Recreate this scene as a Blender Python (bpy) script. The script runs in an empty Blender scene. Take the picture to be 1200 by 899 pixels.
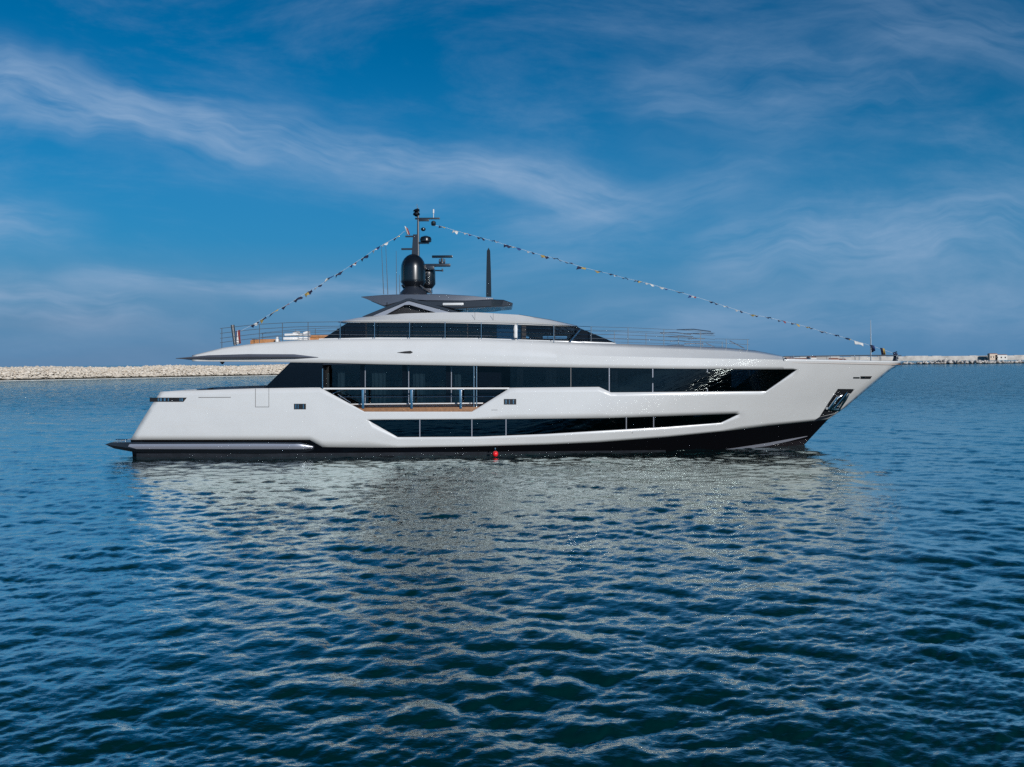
import bpy, bmesh, math, random
import numpy as np
from mathutils import Vector, Matrix, noise
R = math.radians
random.seed(7)
C = bpy.data.collections.new('scene'); bpy.context.scene.collection.children.link(C)
sc = bpy.context.scene

# ------------------------------------------------------------------ camera
H = 6.0; F = 900.0; HY = 424.0; ROLL = 0.00833     # eye height, focal in px of a 1200 wide frame, horizon row, roll
cam = bpy.data.cameras.new('camera'); co = bpy.data.objects.new('camera', cam); C.objects.link(co)
cam.lens = 27.0; cam.sensor_width = 36.0; cam.clip_end = 40000; cam.clip_start = 0.1
cam.shift_y = -(449.5 - HY) / 1200.0
co.matrix_world = Matrix.Translation((0, 0, H)) @ Matrix.Rotation(R(90), 4, 'X') @ Matrix.Rotation(-math.atan(ROLL), 4, 'Z')
sc.camera = co

# ------------------------------------------------------------------ sky, sun, exposure
SUN_EL, SUN_AZ = 17.0, 28.0      # azimuth: degrees to the right of straight behind the camera
to_sun = Vector((math.sin(R(SUN_AZ)) * math.cos(R(SUN_EL)), -math.cos(R(SUN_AZ)) * math.cos(R(SUN_EL)), math.sin(R(SUN_EL))))
sd = bpy.data.lights.new('sun', 'SUN'); sd.energy = 3.5; sd.angle = R(0.53); sd.color = (1.0, 0.98, 0.955)
so = bpy.data.objects.new('sun', sd); C.objects.link(so)
so.rotation_euler = to_sun.to_track_quat('Z', 'Y').to_euler(); so.location = (40, -80, 60)
sc.cycles.use_denoising = False; sc.cycles.caustics_reflective = False; sc.cycles.blur_glossy = 0.0; sc.cycles.sample_clamp_indirect = 12.0
sc.view_settings.view_transform = 'Standard'; sc.view_settings.look = 'None'
sc.view_settings.gamma = 1.0; sc.view_settings.exposure = 0.0; sc.view_settings.use_curve_mapping = False

class NT:
    """small node helper"""
    def __init__(s, tree): s.t = tree; s.n = tree.nodes; s.l = tree.links
    def new(s, kind, **kw):
        n = s.n.new(kind)
        for k, v in kw.items(): setattr(n, k, v)
        return n
    def link(s, a, b): s.l.new(a, b)
    def math(s, op, a, b=None, c=None, clamp=False):
        n = s.n.new('ShaderNodeMath'); n.operation = op; n.use_clamp = clamp
        for i, v in enumerate((a, b, c)):
            if v is None: continue
            if isinstance(v, (int, float)): n.inputs[i].default_value = v
            else: s.l.new(v, n.inputs[i])
        return n.outputs[0]
    def noise(s, vec, scale, detail=4, rough=0.5, dist=0.0):
        n = s.n.new('ShaderNodeTexNoise'); n.inputs['Scale'].default_value = scale
        n.inputs['Detail'].default_value = detail; n.inputs['Roughness'].default_value = rough; n.inputs['Distortion'].default_value = dist
        s.l.new(vec, n.inputs['Vector']); return n.outputs['Fac']
    def comb(s, x, y, z=0.0):
        n = s.n.new('ShaderNodeCombineXYZ')
        for i, v in enumerate((x, y, z)):
            if isinstance(v, (int, float)): n.inputs[i].default_value = v
            else: s.l.new(v, n.inputs[i])
        return n.outputs[0]
    def smooth(s, v, a, b, lo=0.0, hi=1.0):
        n = s.n.new('ShaderNodeMapRange'); n.interpolation_type = 'SMOOTHSTEP'
        for k, q in zip(('From Min', 'From Max', 'To Min', 'To Max'), (a, b, lo, hi)): n.inputs[k].default_value = q
        s.l.new(v, n.inputs['Value']); return n.outputs['Result']
    def mix(s, fac, a, b, mode='MIX'):
        n = s.n.new('ShaderNodeMix'); n.data_type = 'RGBA'; n.blend_type = mode
        for sock, v in ((n.inputs[0], fac), (n.inputs[6], a), (n.inputs[7], b)):
            if isinstance(v, (int, float)): sock.default_value = v
            elif isinstance(v, tuple): sock.default_value = (*v, 1)
            else: s.l.new(v, sock)
        return n.outputs[2]

world = bpy.data.worlds.new('World'); sc.world = world; world.use_nodes = True
w = NT(world.node_tree); w.n.clear()
sky = w.new('ShaderNodeTexSky', sky_type='NISHITA'); sky.sun_disc = False
sky.sun_elevation = R(SUN_EL); sky.sun_rotation = math.atan2(to_sun.x, to_sun.y)
sky.air_density = 1.0; sky.dust_density = 0.3; sky.ozone_density = 4.0; sky.altitude = 0
hsv = w.new('ShaderNodeHueSaturation'); hsv.inputs['Saturation'].default_value = 1.6; hsv.inputs['Hue'].default_value = 0.497; hsv.inputs['Value'].default_value = 0.9
w.link(sky.outputs[0], hsv.inputs['Color'])
tc = w.new('ShaderNodeTexCoord'); sx = w.new('ShaderNodeSeparateXYZ'); w.link(tc.outputs['Generated'], sx.inputs[0])
ay = w.math('MAXIMUM', w.math('ABSOLUTE', sx.outputs[1]), 0.05)
U = w.math('DIVIDE', sx.outputs[0], ay); V = w.math('DIVIDE', sx.outputs[2], ay)
def wisp(u0, v0, slope, width, ulo, uhi, amp, seed, curve=0.0, sc_=5.0):
    """a streak of cirrus along v = v0 + slope (u-u0) in the direction of azimuth/elevation"""
    du = w.math('SUBTRACT', U, u0)
    line = w.math('ADD', w.math('MULTIPLY', du, slope), v0)
    line = w.math('ADD', line, w.math('MULTIPLY', w.math('MULTIPLY', du, du), curve))
    d = w.math('SUBTRACT', V, line)
    warp = w.math('SUBTRACT', w.noise(w.comb(U, V, seed), 6, 3), 0.5)
    d = w.math('ADD', d, w.math('MULTIPLY', warp, width * 2.2))
    g = w.math('EXPONENT', w.math('MULTIPLY', w.math('POWER', w.math('ABSOLUTE', w.math('DIVIDE', d, width)), 2.0), -1.0))
    ends = w.math('MULTIPLY', w.smooth(U, ulo, ulo + 0.12), w.smooth(U, uhi - 0.18, uhi, 1, 0))
    along = w.math('ADD', w.math('MULTIPLY', du, 1.0), w.math('MULTIPLY', V, 0.4))
    tex = w.noise(w.comb(w.math('MULTIPLY', along, 1.2), w.math('MULTIPLY', d, 6.0), seed + 3.1), sc_, 6, 0.52, 0.12)
    fib = w.noise(w.comb(w.math('MULTIPLY', along, 3.0), w.math('MULTIPLY', d, 30.0), seed + 7.7), sc_, 5, 0.6, 0.5)
    tex = w.math('ADD', w.math('MULTIPLY', tex, 0.84), w.math('MULTIPLY', fib, 0.16))
    tex = w.smooth(tex, 0.24, 0.78)
    return w.math('MULTIPLY', w.math('MULTIPLY', g, ends), w.math('MULTIPLY', tex, amp))
parts = [wisp(-0.45, 0.32, -0.19, 0.042, -0.9, -0.22, 0.85, 1.0),
         wisp(-0.05, 0.245, -0.20, 0.030, -0.42, 0.26, 0.75, 5.0),
         wisp(-0.30, 0.10, -0.05, 0.014, -0.62, 0.0, 0.85, 9.0),
         wisp(-0.66, 0.19, -0.10, 0.03, -0.95, -0.5, 0.7, 13.0),
         wisp(-0.62, 0.085, -0.05, 0.03, -0.95, -0.36, 0.95, 17.0),
         wisp(0.33, 0.34, 0.05, 0.06, 0.1, 0.62, 0.28, 21.0),
         wisp(0.62, 0.42, -0.2, 0.05, 0.4, 0.95, 0.32, 25.0),
         wisp(0.50, 0.155, 0.06, 0.06, 0.18, 1.1, 0.55, 29.0),
         wisp(0.15, 0.2, 0.18, 0.04, -0.1, 0.42, 0.30, 31.0),
         wisp(0.45, 0.055, 0.02, 0.03, 0.0, 1.2, 0.5, 33.0)]
cl = parts[0]
for p in parts[1:]: cl = w.math('ADD', cl, p)
big = w.smooth(w.noise(w.comb(w.math('ADD', U, w.math('MULTIPLY', V, 0.5)), w.math('MULTIPLY', V, 2.6), 41.0), 2.1, 9, 0.64, 0.5), 0.44, 0.82, 0, 0.32)
cl = w.math('ADD', cl, big)
cl = w.math('MINIMUM', cl, 0.9)
low = w.smooth(V, 0.0, 0.42, 0.94, 0.0)
base = w.mix(low, hsv.outputs[0], (0.58, 2.6, 5.3))
streak = w.mix(cl, base, (3.7, 5.3, 7.6))
hz = w.math('MULTIPLY', w.smooth(V, -0.02, 0.17, 1, 0), w.smooth(w.noise(w.comb(U, w.math('MULTIPLY', V, 7.0), 60.0), 1.5, 4), 0.25, 0.75, 0.35, 1.0))
hz = w.math('MULTIPLY', hz, w.smooth(U, -0.7, 0.1, 0.8, 0.4))
final = w.mix(hz, streak, (1.75, 2.7, 4.3))
final = w.mix(w.smooth(V, 0.45, 1.3, 0.0, 0.6), final, (0.05, 0.25, 0.6))
bg = w.new('ShaderNodeBackground'); bg.inputs['Strength'].default_value = 0.085
out = w.new('ShaderNodeOutputWorld'); w.link(final, bg.inputs[0]); w.link(bg.outputs[0], out.inputs[0])

# ------------------------------------------------------------------ materials
def principled(name, col, rough=0.4, metal=0.0, coat=0.0, spec=0.5, var=0.0, vscale=1.5, bump=0.0, bscale=20.0):
    m = bpy.data.materials.new(name); m.use_nodes = True; t = NT(m.node_tree)
    b = t.n['Principled BSDF']; b.inputs['Base Color'].default_value = (*col, 1)
    b.inputs['Roughness'].default_value = rough; b.inputs['Metallic'].default_value = metal
    b.inputs['Coat Weight'].default_value = coat; b.inputs['Coat Roughness'].default_value = 0.02
    b.inputs['Specular IOR Level'].default_value = spec
    g = t.new('ShaderNodeNewGeometry')
    if var:
        f = t.noise(g.outputs['Position'], vscale, 5, 0.6)
        dark = tuple(c * (1 - var) for c in col)
        t.link(t.mix(t.smooth(f, 0.3, 0.7), dark, col), b.inputs['Base Color'])
    if bump:
        bp = t.new('ShaderNodeBump'); bp.inputs['Strength'].default_value = 1.0; bp.inputs['Distance'].default_value = bump
        t.link(t.noise(g.outputs['Position'], bscale, 3), bp.inputs['Height']); t.link(bp.outputs[0], b.inputs['Normal'])
    return m
M = {}
M['white'] = principled('white_hull_paint', (0.69, 0.695, 0.69), 0.30, 0, 1.0, spec=0.8, var=0.04, vscale=0.6, bump=0.004, bscale=0.5)
M['black'] = principled('black_boot_paint', (0.003, 0.003, 0.004), 0.22, 0, 0.12, spec=0.2, bump=0.004, bscale=0.6)
M['antifoul'] = principled('slate_antifouling', (0.022, 0.025, 0.032), 0.5, 0, 0.1, var=0.4, vscale=2)
M['maroon'] = principled('maroon_antifouling', (0.007, 0.004, 0.005), 0.45)
M['grey'] = principled('metallic_grey_paint', (0.115, 0.125, 0.155), 0.32, 0.3, 0.8, var=0.06)
M['palegrey'] = principled('pale_grey_paint', (0.30, 0.32, 0.37), 0.35, 0.2, 0.6)
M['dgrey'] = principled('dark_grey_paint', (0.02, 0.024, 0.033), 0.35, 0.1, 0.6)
M['silver'] = principled('brushed_rub_rail', (0.34, 0.35, 0.41), 0.35, 0.4, 0.5)
M['steel'] = principled('stainless_steel', (0.70, 0.71, 0.72), 0.18, 1.0)
M['darksteel'] = principled('weathered_steel', (0.16, 0.19, 0.22), 0.4, 0.5)
M['dome'] = principled('gloss_black_dome', (0.005, 0.007, 0.010), 0.28, 0, 0.7)
M['teak'] = principled('teak_planking', (0.34, 0.17, 0.08), 0.55, var=0.35, vscale=6)
M['wood'] = principled('honey_wood', (0.50, 0.23, 0.09), 0.5, var=0.3, vscale=5)
M['cushion'] = principled('white_cushion', (0.75, 0.75, 0.74), 0.8, bump=0.01, bscale=8)
M['rope'] = principled('white_rope', (0.62, 0.64, 0.66), 0.8)
M['black_m'] = principled('matt_black', (0.006, 0.006, 0.008), 0.6)
M['seam'] = principled('panel_gap', (0.22, 0.22, 0.22), 0.6)
M['cream'] = principled('cream_ceiling', (0.5, 0.5, 0.5), 0.5)
for nm, c in dict(red=(0.22, 0.03, 0.03), blue=(0.02, 0.05, 0.18), yellow=(0.40, 0.29, 0.08), fwhite=(0.62, 0.62, 0.60), navy=(0.01, 0.015, 0.05), green=(0.02, 0.18, 0.06)).items():
    M[nm] = principled('flag_cloth_' + nm.replace('fwhite', 'white'), c, 0.8)
M['buoy'] = principled('bright_red_plastic', (0.85, 0.015, 0.02), 0.35, 0, 0.6)
def glass_mat(name, tint, rough=0.015, wave=0.0):
    m = principled(name, tint, rough, 0, 0.0, spec=0.5, bump=wave, bscale=0.7); return m
M['glass'] = glass_mat('black_tinted_glass', (0.004, 0.005, 0.009), 0.02, 0.006)
M['glass_in'] = glass_mat('blue_tinted_glass', (0.006, 0.018, 0.032), 0.02, 0.004)
def clear_glass(name, tint, wave=0.004):
    m = bpy.data.materials.new(name); m.use_nodes = True; t = NT(m.node_tree); t.n.clear()
    tr = t.new('ShaderNodeBsdfTransparent'); tr.inputs[0].default_value = (*tint, 1)
    gl = t.new('ShaderNodeBsdfGlossy'); gl.inputs['Roughness'].default_value = 0.01
    fr = t.new('ShaderNodeFresnel'); fr.inputs[0].default_value = 1.85
    g = t.new('ShaderNodeNewGeometry'); bp = t.new('ShaderNodeBump'); bp.inputs['Strength'].default_value = 1.0; bp.inputs['Distance'].default_value = wave
    t.link(t.noise(g.outputs['Position'], 0.6, 2), bp.inputs['Height']); t.link(bp.outputs[0], gl.inputs['Normal'])
    mx = t.new('ShaderNodeMixShader'); o = t.new('ShaderNodeOutputMaterial')
    t.link(fr.outputs[0], mx.inputs[0]); t.link(tr.outputs[0], mx.inputs[1]); t.link(gl.outputs[0], mx.inputs[2]); t.link(mx.outputs[0], o.inputs[0])
    return m
M['glass_op'] = glass_mat('black_opaque_glass', (0.003, 0.004, 0.007), 0.02, 0.005)
M['clear'] = clear_glass('smoked_clear_glass', (0.82, 0.88, 0.92))
M['glass_in'] = clear_glass('blue_smoked_glass', (0.25, 0.34, 0.40))
M['glass'] = clear_glass('dark_smoked_glass', (0.13, 0.16, 0.19), 0.005)
M['curtain'] = principled('grey_curtain', (0.26, 0.28, 0.27), 0.9)
M['lining'] = principled('dark_walnut_lining', (0.03, 0.024, 0.02), 0.5)

# ------------------------------------------------------------------ object helpers
def mesh_obj(name, verts, faces, mat, parent=None, smooth=None, merge=0.0):
    me = bpy.data.meshes.new(name); me.from_pydata([tuple(v) for v in verts], [], faces)
    if merge:
        bm = bmesh.new(); bm.from_mesh(me); bmesh.ops.remove_doubles(bm, verts=bm.verts, dist=merge)
        bmesh.ops.dissolve_degenerate(bm, edges=bm.edges, dist=1e-5); bm.to_mesh(me); bm.free()
    for m in (mat if isinstance(mat, list) else [mat]): me.materials.append(m)
    if smooth is not None:
        me.polygons.foreach_set('use_smooth', [True] * len(me.polygons)); me.set_sharp_from_angle(angle=R(smooth))
    me.update()
    o = bpy.data.objects.new(name, me); C.objects.link(o)
    if parent is not None: attach(o, parent)
    return o
def attach(o, parent):
    # meshes are written in world coordinates, parents sit at their thing's base
    p = parent; base = Vector((0, 0, 0))
    while p is not None: base += p.location; p = p.parent
    o.parent = parent; o.location = -base if o.type == 'MESH' and not o.get('_placed') else o.location
def tag(o, label=None, cat=None, group=None, kind=None):
    if label: o['label'] = label
    if cat: o['category'] = cat
    if group: o['group'] = group
    if kind: o['kind'] = kind
    return o
def thing(name, loc, label, cat, group=None):
    o = bpy.data.objects.new(name, None); o.location = loc; o.empty_display_size = 0.3; C.objects.link(o)
    return tag(o, label, cat, group)
class MB:
    def __init__(s): s.v = []; s.f = []
    def add(s, vs, fs):
        b = len(s.v); s.v += [Vector(v) for v in vs]; s.f += [tuple(b + i for i in f) for f in fs]; return s
    def tube(s, pts, r, n=8, closed=False):
        pts = [Vector(p) for p in pts]; rs = r if isinstance(r, (list, tuple)) else [r] * len(pts)
        vs = []; fs = []; k = len(pts); up = None
        for i, p in enumerate(pts):
            t = (pts[min(i + 1, k - 1)] - pts[max(i - 1, 0)]).normalized()
            a = Vector((0, 0, 1)) if abs(t.z) < 0.9 else Vector((0, 1, 0))
            if up is not None: a = up
            x = t.cross(a).normalized(); y = x.cross(t).normalized(); up = y if abs(y.dot(t)) < 0.5 else None
            for j in range(n):
                an = 2 * math.pi * j / n; vs.append(p + (x * math.cos(an) + y * math.sin(an)) * rs[i])
        for i in range(k - 1):
            for j in range(n):
                fs.append((i * n + j, i * n + (j + 1) % n, (i + 1) * n + (j + 1) % n, (i + 1) * n + j))
        fs.append(tuple(range(n))[::-1]); fs.append(tuple((k - 1) * n + j for j in range(n)))
        return s.add(vs, fs)
    def box(s, c, d, rot=0.0, bev=0.0, tilt=0.0):
        bm = bmesh.new(); bmesh.ops.create_cube(bm, size=1.0)
        bmesh.ops.scale(bm, vec=d, verts=bm.verts)
        if bev: bmesh.ops.bevel(bm, geom=bm.edges[:], offset=bev, segments=2, affect='EDGES', profile=0.6)
        bmesh.ops.transform(bm, matrix=Matrix.Translation(c) @ Matrix.Rotation(rot, 4, 'Z') @ Matrix.Rotation(tilt, 4, 'Y'), verts=bm.verts)
        bm.verts.index_update(); s.add([v.co.copy() for v in bm.verts], [tuple(v.index for v in f.verts) for f in bm.faces]); bm.free(); return s
    def lathe(s, c, prof, n=24, axis='Z'):
        vs = []; fs = []
        for (r, z) in prof:
            for j in range(n):
                a = 2 * math.pi * j / n
                vs.append(Vector(c) + Vector((r * math.cos(a), r * math.sin(a), z)))
        for i in range(len(prof) - 1):
            for j in range(n): fs.append((i * n + j, i * n + (j + 1) % n, (i + 1) * n + (j + 1) % n, (i + 1) * n + j))
        fs.append(tuple(range(n))[::-1]); fs.append(tuple((len(prof) - 1) * n + j for j in range(n)))
        return s.add(vs, fs)
    def build(s, name, mat, parent=None, smooth=35, merge=0.0): return mesh_obj(name, s.v, s.f, mat, parent, smooth, merge)

# measuring: the photograph's row/column of a feature at a given depth -> metres
def P(px, py, Y):
    dx = px - 600.0; dy = py - HY; c = math.cos(math.atan(ROLL)); s_ = math.sin(math.atan(ROLL))
    u = dx * c - dy * s_; v = dx * s_ + dy * c
    return Vector((u * Y / F, Y, H - v * Y / F))
YC = 52.7; BM = 4.5          # centre plane of the yacht, half beam
def interp(x, pts):
    if x <= pts[0][0]: return pts[0][1]
    for (a, b), (c, d) in zip(pts, pts[1:]):
        if x <= c: return b + (d - b) * (x - a) / (c - a)
    return pts[-1][1]
STEM = [(-1.2, 18.6), (-0.1, 19.95), (1.55, 21.5), (3.1, 23.45), (4.45, 25.3), (5.8, 27.0), (6.6, 27.8)]
def hb(x, z):
    """half breadth of the hull at station x, height z"""
    xs = interp(z, STEM); d = xs - x
    if d <= 0: return 0.0
    zz = min(max(z, -0.6), 6.0)
    Le = 27 - 12.5 * (max(zz, 0) / 6.0) ** 0.8; p = 2.1
    Bz = interp(zz, [(-0.6, 3.9), (0, 4.2), (1.5, 4.45), (2.5, 4.5), (6, 4.5)])
    t = min(d / Le, 1.0); f = 1 - (1 - t) ** p
    k = 0.13 * min(max((zz - 1.0) / 4.0, 0), 1)
    b = Bz * ((1 - k) * f + k * min(d / 1.15, 1.0))
    if x < -12: b -= 0.35 * ((-12 - x) / 12.0) ** 2
    return b
def HP(px, py, inset=0.0):
    lo, hi = YC - BM - 1.0, YC
    for _ in range(28):
        m = (lo + hi) / 2; q = P(px, py, m)
        if m < YC - (hb(q.x, q.z) - inset): lo = m
        else: hi = m
    return P(px, py, min((lo + hi) / 2, YC))
def mirror(p): return Vector((p.x, 2 * YC - p.y, p.z))
def band(mb, rows, nrow=4, step=7.0, seam=-1, both=True, surf=HP, counts=None, last=None):
    """rows: lists (top to bottom) of control points (px, py[, inset]), all the same length; lofted over the hull form"""
    k = len(rows[0]); S = rows[seam]
    cn = list(counts) if counts else [max(1, int(math.ceil(abs(S[i + 1][0] - S[i][0]) / step))) for i in range(k - 1)]
    if last: cn[-1] = last
    grid = []
    for ri, r in enumerate(rows):
        line = []
        for i in range(k - 1):
            for j in range(cn[i] + (1 if i == k - 2 else 0)):
                t = j / cn[i]; a = r[i]; b = r[i + 1]
                a = a if len(a) > 2 else (*a, 0.0); b = b if len(b) > 2 else (*b, 0.0)
                line.append(tuple(a[q] + (b[q] - a[q]) * t for q in range(3)))
        if ri:
            prev = grid[-1]
            for q in range(1, nrow):
                t = q / nrow; grid.append([tuple(x + (y - x) * t for x, y in zip(A, B)) for A, B in zip(prev, line)])
        grid.append(line)
    n = len(grid[0]); pts = [surf(*p) for row in grid for p in row]
    fs = [(i * n + j, (i + 1) * n + j, (i + 1) * n + j + 1, i * n + j + 1) for i in range(len(grid) - 1) for j in range(n - 1)]
    mb.add(pts, fs)
    if both: mb.add([mirror(p) for p in pts], [f[::-1] for f in fs])
    return [[pts[i * n + j] for j in range(n)] for i in range(len(grid))]
def span(mb, line, camber=0.0, n=8, flip=False):
    """a surface from a starboard edge line across to its port twin"""
    k = len(line); vs = []; fs = []
    for p in line:
        q = mirror(p)
        for j in range(n + 1):
            t = j / n; v = p.lerp(q, t); v.z += camber * 4 * t * (1 - t); vs.append(v)
    for i in range(k - 1):
        for j in range(n):
            f = (i * (n + 1) + j, (i + 1) * (n + 1) + j, (i + 1) * (n + 1) + j + 1, i * (n + 1) + j + 1)
            fs.append(f[::-1] if flip else f)
    mb.add(vs, fs)
def solid(o, t, offset=-1.0):
    m = o.modifiers.new('thickness', 'SOLIDIFY'); m.thickness = t; m.offset = offset; m.use_even_offset = False; return o

# ------------------------------------------------------------------ the sea
def wave_tile(L, N, lmin, lmax, lpeak, rms, theta, seed, spread=3):
    rng = np.random.default_rng(seed)
    k1 = np.fft.fftfreq(N, L / N) * 2 * np.pi
    kx, ky = np.meshgrid(k1, k1, indexing='ij'); k = np.hypot(kx, ky); k[0, 0] = 1e-6
    lam = 2 * np.pi / k
    S = k ** -3.3 * np.exp(-0.9 * (lam / lpeak) ** 2)
    cosd = np.abs((kx * math.cos(theta) + ky * math.sin(theta)) / k)
    S = S * (cosd ** spread + 0.10) * (lam > lmin) * (lam < lmax)
    S[0, 0] = 0
    a = np.sqrt(S) * (rng.normal(size=k.shape) + 1j * rng.normal(size=k.shape))
    h = np.fft.ifft2(a).real; s_ = rms / h.std()
    dx = np.fft.ifft2(-1j * kx / k * a).real * s_; dy = np.fft.ifft2(-1j * ky / k * a).real * s_
    return h * s_, dx, dy, L, N
def sample(tile, X, Y, which):
    A = tile[which]; L, N = tile[3], tile[4]
    fx = (X / L * N) % N; fy = (Y / L * N) % N; i = np.floor(fx).astype(int); j = np.floor(fy).astype(int)
    tx = fx - i; ty = fy - j; i %= N; j %= N; i1 = (i + 1) % N; j1 = (j + 1) % N
    return (A[i, j] * (1 - tx) + A[i1, j] * tx) * (1 - ty) + (A[i, j1] * (1 - tx) + A[i1, j1] * tx) * ty
def build_sea():
    big = wave_tile(53.0, 1024, 0.6, 7.0, 1.5, 0.017, R(80), 3, 5)
    sml = wave_tile(19.0, 1024, 0.10, 0.6, 0.42, 0.0048, R(100), 5, 2)
    mid = wave_tile(31.0, 1024, 0.22, 1.6, 0.75, 0.005, R(118), 12, 2)
    rol = wave_tile(89.0, 512, 1.5, 9.0, 3.2, 0.010, R(58), 21, 5)
    swl = wave_tile(131.0, 512, 3.0, 20.0, 6.0, 0.018, R(65), 8, 4)
    def patch(XX, YY, dist, edge, gain=1.0):
        """one sheet of sea surface; fine waves fade out with distance from where they can be seen"""
        f1 = np.clip((700 - dist) / 400, 0, 1); f2 = np.clip((75 - dist) / 30, 0, 1); f3 = np.clip((1200 - dist) / 500, 0, 1)
        gust = 0.85 + 0.22 * np.sin(XX * 0.055 + 1.3 * np.sin(YY * 0.04) + 0.7) + 0.22 * np.sin(YY * 0.33 + 1.7 * np.sin(XX * 0.19)) * np.sin(XX * 0.27 - YY * 0.1)
        calm = np.clip(0.95 + 0.6 * np.sin(XX * 0.21 + YY * 0.12 + 1.5 * np.sin(YY * 0.17)) * np.sin(YY * 0.29 - XX * 0.07 + 2.0 * np.sin(XX * 0.09)), 0.3, 1.6)
        Z = (sample(big, XX, YY, 0) * f1 * gust + sample(rol, XX, YY, 0) * f1 * calm + (sample(sml, XX, YY, 0) * calm + sample(mid, XX, YY, 0) * gust) * f2 + sample(swl, XX, YY, 0) * f3) * edge * gain
        DX = (sample(big, XX, YY, 1) * f1 * gust * 1.25 + sample(sml, XX, YY, 1) * f2 * 0.6) * edge
        DY = (sample(big, XX, YY, 2) * f1 * gust * 1.25 + sample(sml, XX, YY, 2) * f2 * 0.6) * edge
        n, m = XX.shape; idx = np.arange(n * m).reshape(n, m)
        q = np.stack([idx[:-1, :-1], idx[:-1, 1:], idx[1:, 1:], idx[1:, :-1]], -1).reshape(-1, 4)
        return np.stack([XX + DX, YY + DY, Z], -1).reshape(-1, 3), q
    # water ahead, out to the horizon
    Ys = [6.0]
    while Ys[-1] < 150: Ys.append(Ys[-1] + max(0.05, Ys[-1] * 0.0048))
    while Ys[-1] < 520: Ys.append(Ys[-1] * 1.006)
    while Ys[-1] < 9000: Ys.append(Ys[-1] * 1.025)
    Ys[-1] = 9000.0
    YY, UU = np.meshgrid(np.array(Ys), np.linspace(-0.95, 0.95, 1000), indexing='ij')
    edge = np.clip((0.95 - np.abs(UU)) / 0.02, 0, 1) * np.clip((YY - 6.0) / 1.0, 0, 1)
    c1, q1 = patch(UU * YY, YY, YY, edge)
    # water behind and beside, which the windows and paint mirror
    D = [4.0]
    while D[-1] < 420: D.append(D[-1] + max(0.16, D[-1] * 0.0065))
    DD, AA = np.meshgrid(np.array(D), np.radians(np.linspace(-42, 58, 560)), indexing='ij')
    XX = 4.0 + DD * np.sin(AA); YY = 48.0 - DD * np.cos(AA)
    # the rows run away from the bow, so their order is flipped to keep the faces upward
    edge2 = np.clip((420 - DD) / 60, 0, 1)
    c2, q2 = patch(XX, YY, DD * 0.8, edge2, 1.6)
    inside = (YY > 6.4) & (np.abs(XX) < 0.93 * YY); ins = inside.ravel()
    q2 = q2[~ins[q2].all(axis=1)][:, ::-1]
    # keep the side sheet a little under the main one where they lap
    near = ((YY > 5.6) & (np.abs(XX) < 0.96 * YY)).ravel(); c2[near, 2] -= 0.04
    E = 9000.0; e = 0.95; zf = -0.22
    extra = np.array([[-E * e, E, 0], [-6 * e, 6, zf], [6 * e, 6, zf], [E * e, E, 0], [E * 1.5, -E, zf], [-E * 1.5, -E, zf]])
    n1_, n2_ = len(c1), len(c2); b = n1_ + n2_; co_ = np.concatenate([c1, c2, extra]); q = np.concatenate([q1, q2 + n1_])
    tris = [(b, b + 5, b + 1), (b + 1, b + 5, b + 4, b + 2), (b + 2, b + 4, b + 3)]
    me = bpy.data.meshes.new('sea'); me.vertices.add(len(co_)); me.vertices.foreach_set('co', co_.ravel().astype(np.float32))
    loops = np.concatenate([q.ravel(), np.array([i for t in tris for i in t])])
    starts = np.concatenate([np.arange(len(q)) * 4, np.array([len(q) * 4, len(q) * 4 + 3, len(q) * 4 + 7])])
    me.loops.add(len(loops)); me.loops.foreach_set('vertex_index', loops.astype(np.int32))
    me.polygons.add(len(starts)); me.polygons.foreach_set('loop_start', starts.astype(np.int32))
    me.update(calc_edges=True); me.validate()
    me.polygons.foreach_set('use_smooth', [True] * len(me.polygons))
    o = bpy.data.objects.new('sea', me); C.objects.link(o); o.location.z = 0.12
    m = bpy.data.materials.new('sea_water'); m.use_nodes = True; t = NT(m.node_tree); bs = t.n['Principled BSDF']
    t.n.remove(bs); df = t.new('ShaderNodeBsdfDiffuse'); df.inputs['Color'].default_value = (0.0, 0.024, 0.026, 1); gs = t.new('ShaderNodeBsdfGlossy')
    g = t.new('ShaderNodeNewGeometry'); mp = t.new('ShaderNodeMapping'); mp.inputs['Scale'].default_value = (0.55, 1.0, 1.0); mp.inputs['Rotation'].default_value = (0, 0, R(8))
    t.link(g.outputs['Position'], mp.inputs[0])
    n1 = t.noise(mp.outputs[0], 7.0, 3, 0.6); n2 = t.noise(mp.outputs[0], 1.1, 4, 0.6, 0.3); n3 = t.noise(mp.outputs[0], 0.25, 3, 0.55); n4 = t.noise(mp.outputs[0], 17.0, 2, 0.5)
    sp = t.new('ShaderNodeSeparateXYZ'); t.link(g.outputs['Position'], sp.inputs[0])
    far = t.smooth(t.math('ABSOLUTE', t.math('ADD', sp.outputs[1], -6.0)), 45, 140, 0.10, 1.5)
    hgt = t.math('ADD', t.math('MULTIPLY', n1, 0.012), t.math('MULTIPLY', t.math('ADD', t.math('MULTIPLY', n2, 0.26), t.math('MULTIPLY', n3, 0.5)), far))
    bp = t.new('ShaderNodeBump'); bp.inputs['Strength'].default_value = 1.0; bp.inputs['Distance'].default_value = 1.0
    t.link(hgt, bp.inputs['Height']); t.link(bp.outputs[0], gs.inputs['Normal'])
    gs.inputs['Roughness'].default_value = 0.07; gs.inputs['Color'].default_value = (0.83, 0.94, 0.92, 1)
    lw = t.new('ShaderNodeLayerWeight'); lw.inputs['Blend'].default_value = 0.5; t.link(bp.outputs[0], lw.inputs['Normal'])
    fr = t.smooth(lw.outputs['Facing'], 0.41, 0.89, 0.015, 0.90)
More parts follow.
